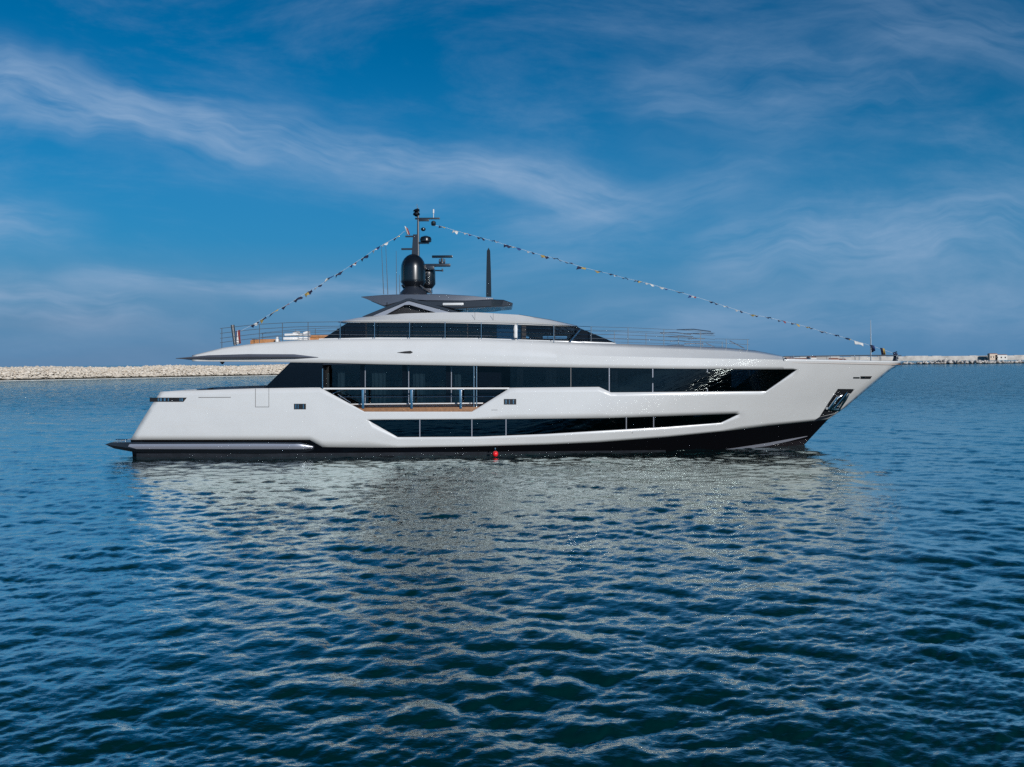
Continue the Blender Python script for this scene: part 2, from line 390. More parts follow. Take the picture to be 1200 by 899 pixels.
    mx = t.new('ShaderNodeMixShader'); t.link(fr, mx.inputs[0]); t.link(df.outputs[0], mx.inputs[1]); t.link(gs.outputs[0], mx.inputs[2])
    t.link(mx.outputs[0], [n for n in t.n if n.type == 'OUTPUT_MATERIAL'][0].inputs[0])
    me.materials.append(m); tag(o, kind='structure')
build_sea()

# ------------------------------------------------------------------ breakwaters and far shore
def stone_mat(name, a, b, wet=True):
    m = bpy.data.materials.new(name); m.use_nodes = True; t = NT(m.node_tree); bs = t.n['Principled BSDF']; bs.inputs['Roughness'].default_value = 0.85
    g = t.new('ShaderNodeNewGeometry')
    c = t.mix(t.smooth(g.outputs['Random Per Island'], 0.0, 1.0), a, b)
    c = t.mix(t.smooth(t.noise(g.outputs['Position'], 0.8, 5, 0.7), 0.35, 0.7), tuple(x * 0.8 for x in a), c)
    if wet:
        sp = t.new('ShaderNodeSeparateXYZ'); t.link(g.outputs['Position'], sp.inputs[0])
        z = t.math('ADD', sp.outputs[2], t.math('MULTIPLY', t.noise(g.outputs['Position'], 0.7, 3), 1.0))
        c = t.mix(t.smooth(z, 1.2, 1.7, 1, 0), c, (0.05, 0.045, 0.03))
    t.link(c, bs.inputs['Base Color']); return m
M['stone'] = stone_mat('limestone_boulders', (0.68, 0.60, 0.50), (0.88, 0.81, 0.71))
M['farstone'] = stone_mat('pale_boulders', (0.55, 0.50, 0.46), (0.85, 0.82, 0.78))
def ico():
    bm = bmesh.new(); bmesh.ops.create_icosphere(bm, subdivisions=1, radius=1.0); bm.verts.index_update()
    r = ([v.co.copy() for v in bm.verts], [tuple(v.index for v in f.verts) for f in bm.faces]); bm.free(); return r
ICO = ico()
def rocks(name, spots, mat, label, cat):
    vs = []; fs = []
    rnd = random.Random(11)
    for (c, r) in spots:
        b = len(vs); e = Matrix.Rotation(rnd.uniform(0, 6.28), 3, 'Z') @ Matrix.Rotation(rnd.uniform(-0.6, 0.6), 3, 'X')
        s_ = (rnd.uniform(0.8, 1.3), rnd.uniform(0.8, 1.2), rnd.uniform(0.6, 0.9))
        for v in ICO[0]:
            q = Vector((v.x * s_[0], v.y * s_[1], v.z * s_[2])) * r * rnd.uniform(0.78, 1.15); vs.append(Vector(c) + e @ q)
        fs += [tuple(b + i for i in f) for f in ICO[1]]
    o = mesh_obj(name, vs, fs, mat); return tag(o, label, cat, kind='stuff')
rnd = random.Random(5)
A0 = Vector((-200 - 82, 300 - 80, 0)); A1 = Vector((-118 + 140, 380 + 140, 0)); d = (A1 - A0); LN = d.length; d.normalize(); nn = Vector((-d.y, d.x, 0))  # nn points away from the camera
if nn.y < 0: nn = -nn
spots = []
for i in range(12000):
    s_ = rnd.uniform(0, LN); t = rnd.random() ** 0.8
    off = t * 7.5 if rnd.random() < 0.75 else 7.5 + rnd.uniform(0, 7)
    z = min(off / 7.5, 1) * 4.9 + rnd.uniform(-0.3, 0.35) + 0.25 * math.sin(s_ * 0.11)
    spots.append(((A0 + d * s_ + nn * off) + Vector((0, 0, z)), rnd.uniform(0.28, 0.62) if rnd.random() < 0.85 else rnd.uniform(0.6, 1.0)))
rocks('boulder_breakwater', spots, M['stone'], 'long pale limestone boulder breakwater on the water left of the yacht', 'breakwater')
b_ = MB(); b_.add([A0 + nn * 1.5 + Vector((0, 0, -1)), A1 + nn * 1.5 + Vector((0, 0, -1)), A1 + nn * 7.5 + Vector((0, 0, 4.8)), A0 + nn * 7.5 + Vector((0, 0, 4.8)), A1 + nn * 13 + Vector((0, 0, 4.8)), A0 + nn * 13 + Vector((0, 0, 4.8)), A1 + nn * 20 + Vector((0, 0, -1)), A0 + nn * 20 + Vector((0, 0, -1))],
    [(0, 1, 2, 3), (3, 2, 4, 5), (5, 4, 6, 7)])
tag(b_.build('breakwater_core', M['stone'], None, None), kind='structure')
ft = MB(); cen = (A0 + A1) / 2 - nn * 1.6; ft.box((cen.x, cen.y, 0.02), (LN, 1.2, 0.6), rot=math.atan2(d.y, d.x))
tag(ft.build('breakwater_footing', principled('washed_concrete', (0.62, 0.64, 0.64), 0.8, var=0.2), None, None), kind='structure')
spots = []
for i in range(1500):
    x = rnd.uniform(190, 900); yy = 775 + 12 * math.sin(x * 0.013) + rnd.uniform(-1, 9)
    hgt = 3.6 + 1.1 * math.sin(x * 0.09) * math.sin(x * 0.031 + 1)
    spots.append((Vector((x, yy, rnd.uniform(-0.5, 1.0) ** 1 * hgt * 0.75 + 0.2)), rnd.uniform(1.0, 2.3)))
rocks('low_boulder_breakwater', spots, M['farstone'], 'low broken row of pale boulders on the far water beyond the bow', 'breakwater')
wl = MB(); wl.box((1460, 2024, 5.0), (1940, 12, 13.0))
for i in range(26): wl.box((540 + i * 74 + rnd.uniform(-20, 20), 2022.5, 11.9), (rnd.uniform(18, 60), 6, rnd.uniform(0.5, 1.6)))
tag(wl.build('harbour_wall', principled('bleached_concrete', (0.60, 0.57, 0.53), 0.9, var=0.35, vscale=0.05), None, None), 'long bleached concrete sea wall along the horizon right of the bow', 'wall')
bcols = [(0.7, 0.68, 0.64), (0.55, 0.36, 0.28), (0.62, 0.5, 0.4), (0.4, 0.38, 0.36)]
bm_ = [principled('far_render_%s' % n, c, 0.8) for n, c in zip(('white', 'terracotta', 'sand', 'grey'), bcols)]
roofm = principled('clay_roof', (0.35, 0.15, 0.1), 0.8)
sheds = [(925, 9, 7, 0), (938, 13, 6, 2), (951, 8, 8, 0), (962, 14, 8.5, 3), (975, 12, 6, 1), (985, 9, 5, 0), (1163, 9, 13, 2), (1172, 14, 10, 0)]
slabels = ['small white quayside shed behind the foredeck, leftmost of the far buildings', 'sand coloured quayside shed between two white ones behind the foredeck', 'white quayside shed left of the tall grey one behind the foredeck',
           'tall grey quayside building behind the foredeck', 'terracotta quayside shed right of the tall grey building', 'low white quayside shed nearest the bow whip aerial', 'sand coloured hut standing on the far sea wall at right', 'long white hut on the far sea wall beside the sand coloured one']
for (px, wd, hh, ci), lb in zip(sheds, slabels):
    Y = 900.0 if px < 1100 else 1995.0; k = Y / 900.0; x = (px - 600) * k; W_ = wd * k; 
    zt = hh if px < 1100 else hh + 3.0
    th = thing('quayside_building', (x, Y, 0), lb, 'building', 'buildings on the far harbour shore')
    MB().box((x, Y, zt / 2 - 0.5), (W_, 10, zt + 1.0)).build('wall', bm_[ci], th, None)
    MB().add([(x - W_ / 2 - .4, Y - 5.4, zt + .01), (x + W_ / 2 + .4, Y - 5.4, zt + .01), (x + W_ / 2 + .4, Y + 5.4, zt + .01), (x - W_ / 2 - .4, Y + 5.4, zt + .01), (x - W_ / 2 - .4, Y, zt + 1.4), (x + W_ / 2 + .4, Y, zt + 1.4)],
        [(0, 1, 5, 4), (2, 3, 4, 5), (1, 2, 5), (3, 0, 4), (3, 2, 1, 0)]).build('roof', roofm if ci != 3 else bm_[3], th, None)
    for q in range(3): MB().box((x - W_ / 3 + q * W_ / 3, Y - 5.06, zt * 0.5), (W_ * 0.12, 0.1, zt * 0.3)).build('window', M['black_m'], th, None)

# ------------------------------------------------------------------ the yacht
yacht = thing('motor_yacht', (0, YC, 0), 'large white motor yacht with black window bands floating side-on at the centre', 'yacht')
def sub(name, mb, mat, parent=None, smooth=35, merge=0.0, label=None):
    o = mb.build(name, mat, parent or yacht, smooth, merge)
    if label: o['label'] = label
    return o
# --- white shell
hull = MB()
S3_top = [(188, 459), (300, 455.2), (366, 454.3), (375, 454.3), (427, 482.5), (553, 482.5), (598, 454.5), (702, 453.5), (716, 460), (898, 459), (935, 433), (1044, 433.5)]
S3_bot = [(166, 493), (290, 493), (363, 493), (378, 493), (430, 492), (553, 491.3), (598, 491), (702, 490), (716, 489.8), (868, 485), (900, 482), (990, 478)]
band(hull, [S3_top, S3_bot], 6, 7, -1, last=24)
S2_top = [(166, 493), (290, 493), (363, 493), (378, 493), (430, 492), (466, 512.5), (560, 512), (640, 509), (700, 505.5), (780, 501), (845, 496), (868, 485), (900, 482), (990, 478)]
BOOT = [(153, 515.5), (290, 515.5), (363, 515.5), (378, 524), (430, 524.5), (466, 524.5), (560, 523), (640, 521), (700, 518.5), (780, 512.5), (845, 506), (868, 503.5), (900, 499.5), (970, 492)]
band(hull, [S2_top, BOOT], 4, 7, 0, last=24)
cols = [  # bottom edge, knuckle, top, top inset
    ((225, 423.5), (225, 420.5), (225, 416.5), 0.15), ((262, 424), (262, 415), (262, 407.5), 0.2), ((300, 424.2), (300, 412), (300, 402.5), 0.22), ((340, 424.7), (340, 411), (340, 399.5), 0.22),
    ((380, 425.2), (380, 411), (380, 397.7), 0.22), ((440, 426.8), (440, 411), (440, 397), 0.22), ((550, 428.6), (550, 412), (550, 396.8), 0.25), ((620, 429.8), (620, 414), (620, 399), 0.35),
    ((700, 431), (700, 417), (700, 402.3), 0.7), ((780, 432), (780, 419), (780, 404.7), 1.1), ((850, 432.5), (850, 420.5), (850, 407.3), 1.3), ((885, 432.8), (885, 421), (885, 410.8), 1.2),
    ((917, 433), (917, 421.5), (917, 417), 0.8), ((919, 433), (919, 426), (919, 421), 0.0), ((935, 433), (935, 427), (935, 421.2), 0.0), ((1044, 433.5), (1054, 428), (1060, 424), 0.0)]
bot = [c[0] for c in cols]; kn = [c[1] for c in cols]; top = [(*c[2], c[3]) for c in cols]
top_kn = kn
g5 = band(hull, [top, kn, bot], 3, 7, -1, last=24)
# transom
tr = [HP(188 - 22 * t, 459 + 34 * t) for t in (0, .25, .5, .75, 1)] + [HP(166 - 13 * t, 493 + 22.5 * t) for t in (.33, .66, 1)]
span(hull, tr, 0, 6, flip=True)
hull_o = sub('hull', hull, M['white'], None, 30, 0.004); solid(hull_o, 0.07)
# --- black boot-topping and antifouling
boot = MB()
S1_bot = [(158, 556), (290, 556), (363, 556), (378, 556), (430, 556), (466, 556), (560, 556), (640, 556), (700, 556), (780, 554), (845, 551), (868, 549), (900, 546), (925, 540)]
band(boot, [BOOT, S1_bot], 6, 7, 0)
span(boot, [HP(153 + 5 * t, 515.5 + 40 * t) for t in (0, .3, .6, 1)], 0, 4, flip=True)
boot_o = sub('boot_topping', boot, M['black'], None, 30, 0.004)
wls = MB(); band(wls, [[(160, 531.5, -0.02), (400, 530.8, -0.02), (640, 529, -0.02), (780, 527.5, -0.02)], [(160, 548, -0.02), (400, 547, -0.02), (640, 546, -0.02), (780, 544, -0.02)]], 2, 8)
sub('waterline_stripe', wls, M['antifoul'])
mr = MB(); band(mr, [[(835, 530.5, -0.015), (900, 522.5, -0.015), (948, 514, -0.005)], [(835, 548, -0.015), (900, 545, -0.015), (930, 538, -0.005)]], 3, 6); sub('keel_paint', mr, M['maroon'])
sr = MB(); band(sr, [[(818, 530.0, -0.03), (860, 525.2, -0.09), (900, 519, -0.11), (925, 514.5, -0.06), (946, 511, -0.01)], [(818, 531.0, -0.03), (860, 528.2, -0.05), (900, 522.6, -0.05), (925, 517, -0.03), (946, 511.6, -0.01)]], 2, 6)
sub('spray_rail', sr, M['silver'])
# --- stern platform and rub rail
pf = MB()
for s_ in (0,):
    rows = [[(130, 518.5, -0.05), (160, 518.2, -0.28), (300, 518, -0.30), (352, 518.5, -0.26), (368, 522.5, -0.02)],
            [(123, 520.8, -0.05), (160, 526.5, -0.34), (300, 527, -0.34), (352, 527, -0.30), (368, 525.5, -0.02)],
            [(134, 525.8, 0.0), (160, 530.5, -0.05), (300, 532, -0.05), (352, 531, -0.03), (368, 527.5, 0.02)]]
    g = band(pf, rows, 3, 7)
    span(pf, g[0][:6], 0, 6, flip=False); span(pf, [g[i][0] for i in range(len(g))], 0, 6, flip=True); span(pf, g[-1][:6], 0, 6, flip=True)
sub('swim_platform', pf, M['dgrey'], None, 40, 0.004)
rb = MB(); band(rb, [[(152, 520.5, -0.36), (300, 520.0, -0.38), (350, 520.3, -0.36), (366, 523.2, -0.08)], [(150, 523.3, -0.40), (300, 523.3, -0.42), (350, 523.3, -0.40), (367, 524.2, -0.08)], [(160, 526.2, -0.37), (300, 526.3, -0.38), (350, 526.2, -0.36), (366, 525.3, -0.08)]], 2, 7)
sub('rub_rail', rb, M['silver'], None, 50)
cleats = MB()
for px in (138, 142, 147): 
    p = P(px, 517.6, YC - 3.9); cleats.tube([p, p + Vector((0, 0, 0.14))], 0.035); cleats.tube([p + Vector((-0.12, 0, .14)), p + Vector((0.12, 0, .14))], 0.03)
sub('mooring_cleat', cleats, M['steel'])
# --- glazing: each pane its own mesh, set back inside the shell's openings
def pane(tl, tr_, br, bl, inset=0.05, mat='glass', name='window_pane', extra=None, both=True, surf=HP):
    mb = MB(); band(mb, [[(*tl, inset), (*tr_, inset)], [(*bl, inset), (*br, inset)]], 2, 8, 0, both, surf); return sub(name, mb, M[mat], None, 40)
def mull(px, y0, y1, inset=0.03, wd=1.1, mat='palegrey', surf=HP, px1=None, name='mullion'):
    px1 = px if px1 is None else px1
    mb = MB(); band(mb, [[(px - wd / 2, y0, inset), (px + wd / 2, y0, inset)], [(px1 - wd / 2, y1, inset), (px1 + wd / 2, y1, inset)]], 1, 8, 0, True, surf)
    o = sub(name, mb, M[mat], None, 40); return o
ytop = lambda x: interp(x, [(c[0][0], c[0][1]) for c in cols]) - 0.8
ysill = lambda x: interp(x, [(310, 455.5), (598, 455.5), (702, 454.5), (716, 461), (898, 460), (935, 433.5)])
pane((341, ytop(341)), (378, ytop(378)), (378, 455.3), (309, 455.6), mat='glass_op')
for a, b in ((598, 669), (669, 714), (714, 765), (765, 829)):
    if a < 702 < b:
        pane((a, ytop(a)), (702, ytop(702)), (702, 454.6), (a, 454.8)); pane((702, ytop(702)), (b, ytop(b)), (b, 460), (702, 454.6))
    else: pane((a, ytop(a)), (b, ytop(b)), (b, ysill(b)), (a, ysill(a)))
pane((829, ytop(829)), (937, 432.6), (899, 460.4), (829, ysill(829)))
for x in (714, 765, 829): mull(x, ytop(x), ysill(x))
mull(669, ytop(669), ysill(669), wd=0.6, mat='seam'); mull(378, 432, 455, 0.0, 1.0, 'steel')
wt = lambda x: interp(x, [(430, 491.5), (553, 490.8), (702, 489.5), (868, 484.5)])
wb = lambda x: interp(x, [(466, 513), (560, 512.5), (640, 509.5), (700, 506), (780, 501.5), (845, 496.5)])
pane((428, 491.5), (492, wt(492)), (492, wb(492)), (464, 513))
for a, b in ((492, 553), (553, 593), (593, 660), (660, 734), (734, 766)): pane((a, wt(a)), (b, wt(b)), (b, wb(b)), (a, wb(a)))
pane((766, wt(766)), (870, 484.3), (844, 496.8), (766, wb(766)))
for x in (492, 553, 593, 734, 766): mull(x, wt(x), wb(x))
# --- rooms seen dimly through the smoked glass
def lining(name, x0, x1, ztop, zbot, inset, mat='lining'):
    mb = MB(); pts = [Vector((x, YC - hb(x, zbot) + inset, 0)) for x in np.linspace(x0, x1, 16)]
    up_ = [Vector((p.x, p.y, ztop)) for p in pts]; dn = [Vector((p.x, p.y, zbot)) for p in pts]; n = len(pts)
    mb.add(up_ + dn, [(i, n + i, n + i + 1, i + 1) for i in range(n - 1)]); return sub(name, mb, M[mat], None, 40)
def curtain(px0, px1, y0, y1, inset):
    mb = MB(); a = HP(px0, y0, inset); b = HP(px1, y0, inset); z1 = HP(px0, y1, inset).z; n = max(6, int((b.x - a.x) / 0.05)); vs = []
    for i in range(n + 1):
        t = i / n; p = a.lerp(b, t); dy = 0.06 * math.sin(t * (b.x - a.x) * 2 * math.pi / 0.28); vs += [Vector((p.x, p.y + dy, a.z)), Vector((p.x, p.y + dy, z1))]
    mb.add(vs, [(2 * i, 2 * i + 1, 2 * i + 3, 2 * i + 2) for i in range(n)]); o = sub('curtain', mb, M['curtain'], None, 60); solid(o, 0.01); return o
lining('saloon_partition', -11.0, 15.0, 6.1, 3.3, 3.2); lining('cabin_partition', -9.0, 12.0, 3.2, 1.1, 0.9)
for a, b in ((606, 613), (640, 652), (717, 724), (767, 794)): curtain(a, b, 431, 462, 0.4)
for a, b in ((495, 500), (545, 552), (596, 604), (737, 742)): curtain(a, b, 491, 507, 0.4)
fur = MB()
for px, w_, h_ in ((618, 1.6, .8), (632, .8, 1.0), (687, 2.0, .75), (741, 1.8, .9), (805, 1.6, .7)):
    p = HP(px, 455, 1.3); fur.box((p.x, p.y, 3.45 + h_ / 2), (w_, .8, h_), bev=.06)
sub('saloon_sofa', fur, M['curtain'])
sta_ = MB(); sta_.tube([HP(609, 447, .9), HP(622, 440, .9), HP(634, 430.5, .9)], .045); sta_.tube([HP(609, 453, .9), HP(634, 437, .9)], .03); sub('stair_handrail', sta_, M['steel'])
# --- side deck behind the folded-down bulwark
IN = 1.25
for a, b in ((380, 428), (428, 479), (479, 529), (529, 557)):
    pane((a, 424), (b, 424), (b, 476.5), (a, 476.5), IN, 'glass_in', 'saloon_window')
    mull(b, 430, 474, IN - 0.04, 0.9, 'palegrey')
for a in (424.5, 474, 525): mull(a, 426, 475, IN - 0.03, 5.0, 'glass_op', name='window_column')
pane((557, 424), (604, 424), (604, 478), (557, 478), IN - 0.1, 'glass_op', 'dark_bulkhead')
dk = MB()
def prismY(mb, x0, x1, z0, z1, y0, y1):
    for k in (0, 1):
        c = Vector(((x0 + x1) / 2, (y0 + y1) / 2, (z0 + z1) / 2)); 
        if k: c = mirror(c)
        mb.box(c, (x1 - x0, abs(y1 - y0), z1 - z0), bev=0.01)
xa = P(376, 480, YC - BM).x; xb = P(600, 480, YC - BM).x; zt = P(490, 477.6, YC - BM + .15).z; zs = P(490, 472.8, YC - BM + .5).z; z0 = P(490, 484, YC - BM).z
tk = MB(); prismY(tk, xa + 1.0, xb - 0.6, z0, zt, YC - BM + 0.14, YC - BM + IN - 0.1); sub('teak_side_deck', tk, M['teak'])
sl = MB(); prismY(sl, xa + 0.4, P(566, 475, 49).x, zt - 0.02, zs, YC - BM + 0.75, YC - BM + IN - 0.05); sub('window_sill', sl, M['white'])
ce = MB(); prismY(ce, xa, xb, P(490, 426.8, YC - BM).z, P(490, 424, YC - BM).z, YC - BM + 0.12, YC - BM + IN + 0.2); sub('side_deck_ceiling', ce, M['dgrey'])
ep = MB(); prismY(ep, xa - 0.1, xa, z0, P(490, 426, YC - BM).z, YC - BM + 0.12, YC - BM + IN + 0.1); prismY(ep, xb, xb + 0.1, z0, P(490, 429, YC - BM).z, YC - BM + 0.12, YC - BM + IN + .1); sub('side_deck_bulkhead', ep, M['black_m'])
def both_tubes(mb, pts, r, n=8):
    mb.tube(pts, r, n); mb.tube([mirror(p) for p in pts], r, n)
YS = YC - BM + 0.12
tr2 = MB(); both_tubes(tr2, [P(379, 455.6, YS), P(597, 455.3, YS)], 0.06); sub('handrail', tr2, M['cushion'])
for a, b in ((383, 386), (396, 404), (436, 452), (484, 498), (533, 540)): curtain(a, b, 430, 474, IN + 0.4)
r2 = MB(); both_tubes(r2, [P(394, 465.2, YS), P(584, 464.8, YS)], 0.022); sub('guard_rail', r2, M['steel'])
r3 = MB(); both_tubes(r3, [P(400, 457.2, YS), P(386, 463, YS)], 0.035); both_tubes(r3, [P(396, 462, YS), P(411, 472, YS)], 0.02); sub('rail_brace', r3, M['steel'])
for px in (425.3, 482.3, 539.8):
    q = MB(); a = P(px, 457, YS); b = P(px, 479, YS); prismY(q, a.x - 0.075, a.x + 0.075, b.z, a.z, YS - 0.03, YS + 0.03)
    prismY(q, a.x - 0.2, a.x + 0.2, a.z, a.z + 0.04, YS - 0.05, YS + 0.05); sub('rail_post', q, M['steel'])
for px in (555.4, 558.6):
    q = MB(); both_tubes(q, [P(px, 427.5, YS + .1), P(px, 479, YS + .1)], 0.035); sub('pillar', q, M['steel'])
# --- overhang wing, upper deck plating, main deck
wing = MB()
g = band(wing, [[(206, 419.8, -0.05), (245, 416.3, -0.16), (290, 415.0, -0.2), (345, 415.2, -0.17), (373, 418.6, 0.0)], [(206, 420.1, -0.06), (245, 418.5, -0.24), (290, 418.0, -0.28), (345, 418, -0.22), (373, 418.8, 0.0)],
              [(206, 420.5, -0.05), (245, 421.2, -0.14), (290, 420.7, -0.17), (345, 420.2, -0.13), (373, 419.2, 0.0)]], 3, 6)
sub('overhang_wing', wing, M['grey'], None, 50)
tip = MB(); L_ = [P(210, 420.2, YC - 4.05), P(225, 418.8, YC - 4.15), P(240, 417.2, YC - 4.2)]; L2 = [P(210, 420.6, YC - 4.05), P(225, 422.0, YC - 4.15), P(240, 423.5, YC - 4.2)]
span(tip, L_, 0.15, 8); span(tip, L2, 0.0, 8, flip=True); tip.add(L_ + L2, [(0, 3, 4, 1), (1, 4, 5, 2)]); tip.add([mirror(p) for p in L_ + L2], [(0, 1, 4, 3), (1, 2, 5, 4)])
sub('overhang_tip', tip, M['grey'], None, 40, 0.003)
dkm = MB()
t_line = [p + Vector((0, 0.03, -0.03)) for p in g5[0]]
n918 = [i for i, p in enumerate(g5[0]) if p.x < P(918, 418, 50).x][-1]
span(dkm, t_line[:n918], 0.10, 8); sub('upper_deck', dkm, M['white'], None, 30)
und = MB(); b_line = [p + Vector((0, 0.05, 0.05)) for p in g5[-1]]; span(und, b_line[:n918], 0.0, 6, flip=True); sub('deck_soffit', und, M['cream'], None, 30)
und = MB(); span(und, [p + Vector((-0.05, 0.05, -0.22)) for p in g5[0][n918 + 1:]], 0.02, 6); sub('foredeck', und, M['teak'], None, 30)
md = MB(); ml = [Vector((x, YC - hb(x, 3.3) + 0.1, 3.35)) for x in np.linspace(-21.6, 10, 24)]; span(md, ml, 0, 2); sub('main_deck', md, M['teak'], None, 30)
# saloon bulkhead seen through the aft cockpit (behind the slanted pane)
sb = MB(); sb.box((P(352, 440, YC).x + 0.3, YC, 4.6), (0.1, 7.9, 2.6)); sub('saloon_bulkhead', sb, M['glass'])
# --- small fittings on the shell
def decal(name, quad, mat, inset=-0.012, both=True):
    mb = MB(); band(mb, [[(*quad[0], inset), (*quad[1], inset)], [(*quad[3], inset), (*quad[2], inset)]], 1, 6, 0, both); return sub(name, mb, M[mat], None, 40)
def slot(name, x0, x1, y0, y1, bars, slant=0.0):
    """a flat black plate standing in for a dark opening, stainless rollers on it"""
    o = decal(name, [(x0, y0), (x1, y0), (x1 - slant, y1), (x0, y1)], 'black_m')
    for bx, bw in bars:
        q = MB(); band(q, [[(bx - bw / 2, y0 + .7, -0.03), (bx + bw / 2, y0 + .7, -0.03)], [(bx - bw / 2, y1 - .7, -0.03), (bx + bw / 2, y1 - .7, -0.03)]], 1, 6, 0); b = mesh_obj('roller', q.v, q.f, M['steel']); b.parent = o
    return o
slot('fairlead', 344.5, 358.5, 473.2, 479.8, [(346.6, 1.2), (349.4, 1.0), (355.6, 1.1)])
slot('fairlead', 590.5, 605, 467.6, 474.2, [(593, 1.2), (597, 0.8), (601.6, 1.2)])
slot('stern_fairlead', 175.5, 219, 466, 471, [(185.5, 1.2), (188.5, 2.5), (193, 2.2), (197.3, 1.2), (211, 1.0), (213.5, 1.6)], 4)
slot('hawse_slot', 1008.5, 1022, 441, 444.2, [(1012, 2.0)], 2)
decal('hawse_plate', [(1000, 442), (1007.5, 442), (1007.5, 443.8), (1000, 443.8)], 'steel')
decal('panel_gap', [(232.5, 465.4), (270.5, 465.2), (270.5, 466.1), (232.5, 466.3)], 'seam')
for q in ([(299, 455.5), (299.7, 455.5), (299.7, 477), (299, 477)], [(314.8, 455), (315.4, 455), (315.4, 477), (314.8, 477)], [(299, 476.6), (315.4, 476.6), (315.4, 477.3), (299, 477.3)], [(576, 480.2), (583, 480.2), (583, 480.8), (576, 480.8)]):
    decal('panel_gap', q, 'seam')
iv = MB(); band(iv, [[(465.5, 413.2, -0.01), (474, 411.8, -0.02), (481, 411.2, -0.02), (483.5, 412.4, -0.01)], [(465.5, 413.5, -0.01), (474, 414.2, -0.02), (481, 414.4, -0.02), (483.5, 413.4, -0.01)]], 2, 3); sub('air_intake', iv, M['black_m'])
# anchor pocket and anchor
decal('anchor_pocket', [(982, 455.8), (1001.5, 456), (978, 484.5), (960.5, 488.5)], 'black_m', -0.01)
ank = MB()
def onh(px, py, o=-0.05): return HP(px, py, o)
ank.tube([onh(993, 460, -.1), onh(978, 478, -.12)], [0.07, 0.12], 8)
ank.tube([onh(987, 463, -.16), onh(981, 466, -.18), onh(972, 479, -.14)], [0.05, 0.12, 0.16], 8)
ank.tube([onh(995, 462, -.16), onh(991, 468, -.18), onh(982, 481, -.12)], [0.04, 0.09, 0.1], 8)
ank.tube([onh(969, 478.5, -.15), onh(984, 480.5, -.15)], 0.10, 8)
sub('anchor', ank, M['steel'], None, 50)
pl = MB(); band(pl, [[(960.5, 488.7, -0.03), (979, 484.8, -0.03)], [(952, 494.5, -0.03), (971, 489.5, -0.02)]], 2, 5); sub('chafe_plate', pl, M['dgrey'])

# --- upper deckhouse
def dbr(x):
    x1 = P(640, 390, 49.5).x; x2 = P(735, 400, 50).x
    if x <= x1: return 3.45
    t = min((x - x1) / (x2 - x1), 1.0); return 3.45 * math.sqrt(max(1 - t * t * 0.75, 0))
def DP(px, py, inset=0.0):
    Y = YC - 3.4
    for _ in range(25):
        q = P(px, py, Y); Y = YC - (dbr(q.x) - inset)
    return P(px, py, Y)
def DPR(px, py, inset=0.0):
    return DP(px, py, inset - 0.25)
roof = MB()
rt = [(396, 376.6, .3), (420, 372.2, .5), (445, 369.5, .6), (475, 367.4, .6), (515, 366.2, .6), (560, 366.2, .6), (608, 369.0, .6), (645, 375, .5), (676, 382, .3)]
rm = [(395, 377.2, 0), (420, 375.3, 0), (445, 374.6, 0), (475, 374.2, 0), (515, 374.3, 0), (560, 374.8, 0), (608, 376.4, 0), (645, 379, 0), (677, 382.4, 0)]
rl = [(396, 377.8, .1), (420, 378.0, .1), (445, 378.0, .1), (475, 378.1, .1), (515, 378.3, .1), (560, 379.3, .1), (608, 380.6, .1), (645, 381.8, .1), (676, 382.8, .1)]
g = band(roof, [rt, rm, rl], 3, 7, 0, True, DPR); span(roof, g[0], 0.12, 8); span(roof, g[-1], 0.0, 4, flip=True)
sub('deckhouse_roof', roof, M['white'], None, 28, 0.004)
for x in (556.5, 578): mull(x, interp(x, [(a[0], a[1]) for a in rt]), interp(x, [(a[0], a[1]) for a in rm]) , -0.01, 0.5, 'seam', DPR, name='panel_gap')
gt = lambda x: interp(x, [(407, 378.3), (520, 378.6), (600, 380.3), (673, 382.4), (721, 402)])
gb = lambda x: interp(x, [(376, 398.5), (440, 397), (560, 397.3), (721, 402.5)])
for a, b, mt in ((429, 464, 'glass_in'), (464, 505, 'glass_in'), (505, 548, 'glass_in'), (548, 578, 'glass_in'), (578, 614, 'glass_in'), (614, 650, 'clear'), (650, 673, 'clear')):
    pane((a, gt(a)), (b, gt(b)), (b, gb(b)), (a, gb(a)), 0.0, mt, 'deckhouse_window', surf=DP)
pane((407, 378.3), (429, 378.4), (429, gb(429)), (376, 398.6), 0.0, 'glass_op', 'deckhouse_window', surf=DP)
pane((673, 382.4), (721, 401.8), (721, 402.3), (673, 400.5), 0.0, 'glass_op', 'deckhouse_window', surf=DP)
for x in (429, 548, 614, 650): mull(x, gt(x), gb(x), -0.01, 1.0, 'black_m', DP)
mull(614, 380, 400, -0.02, 5, 'black_m', DP, name='window_column')
hd = MB(); band(hd, [[(614, 381, -.005), (676, 382.6, -.005)], [(614, 389.5, -.005), (690, 390.2, -.005)]], 1, 8, 0, True, DP); sub('window_header', hd, M['glass_op'])
hd = MB(); band(hd, [[(614, 396.3, -.005), (690, 397.5, -.005)], [(614, 400, -.005), (715, 402, -.005)]], 1, 8, 0, True, DP); sub('window_footer', hd, M['glass_op'])
ws = MB(); span(ws, [DP(673 + 48 * t, 382.4 + 19.5 * t) + Vector((0, 0, 0.02)) for t in (0, .25, .5, .75, 1)], 0.08, 10); sub('windscreen', ws, M['glass_op'], None, 40)
br_ = MB(); br_.add([DP(608, 368.6, .36), DP(645, 374.6, .3), DP(676, 381.6, .1), DP(676, 382.6, .1), DP(645, 375.8, .3), DP(608, 369.8, .36)], [(0, 5, 4, 1), (1, 4, 3, 2)]); sub('roof_edge_trim', br_, M['dgrey'])
cab = MB(); cab.box((P(508, 390, YC).x, YC, 7.9), (8.6, 4.5, 1.4)); sub('deckhouse_core', cab, M['black_m'])
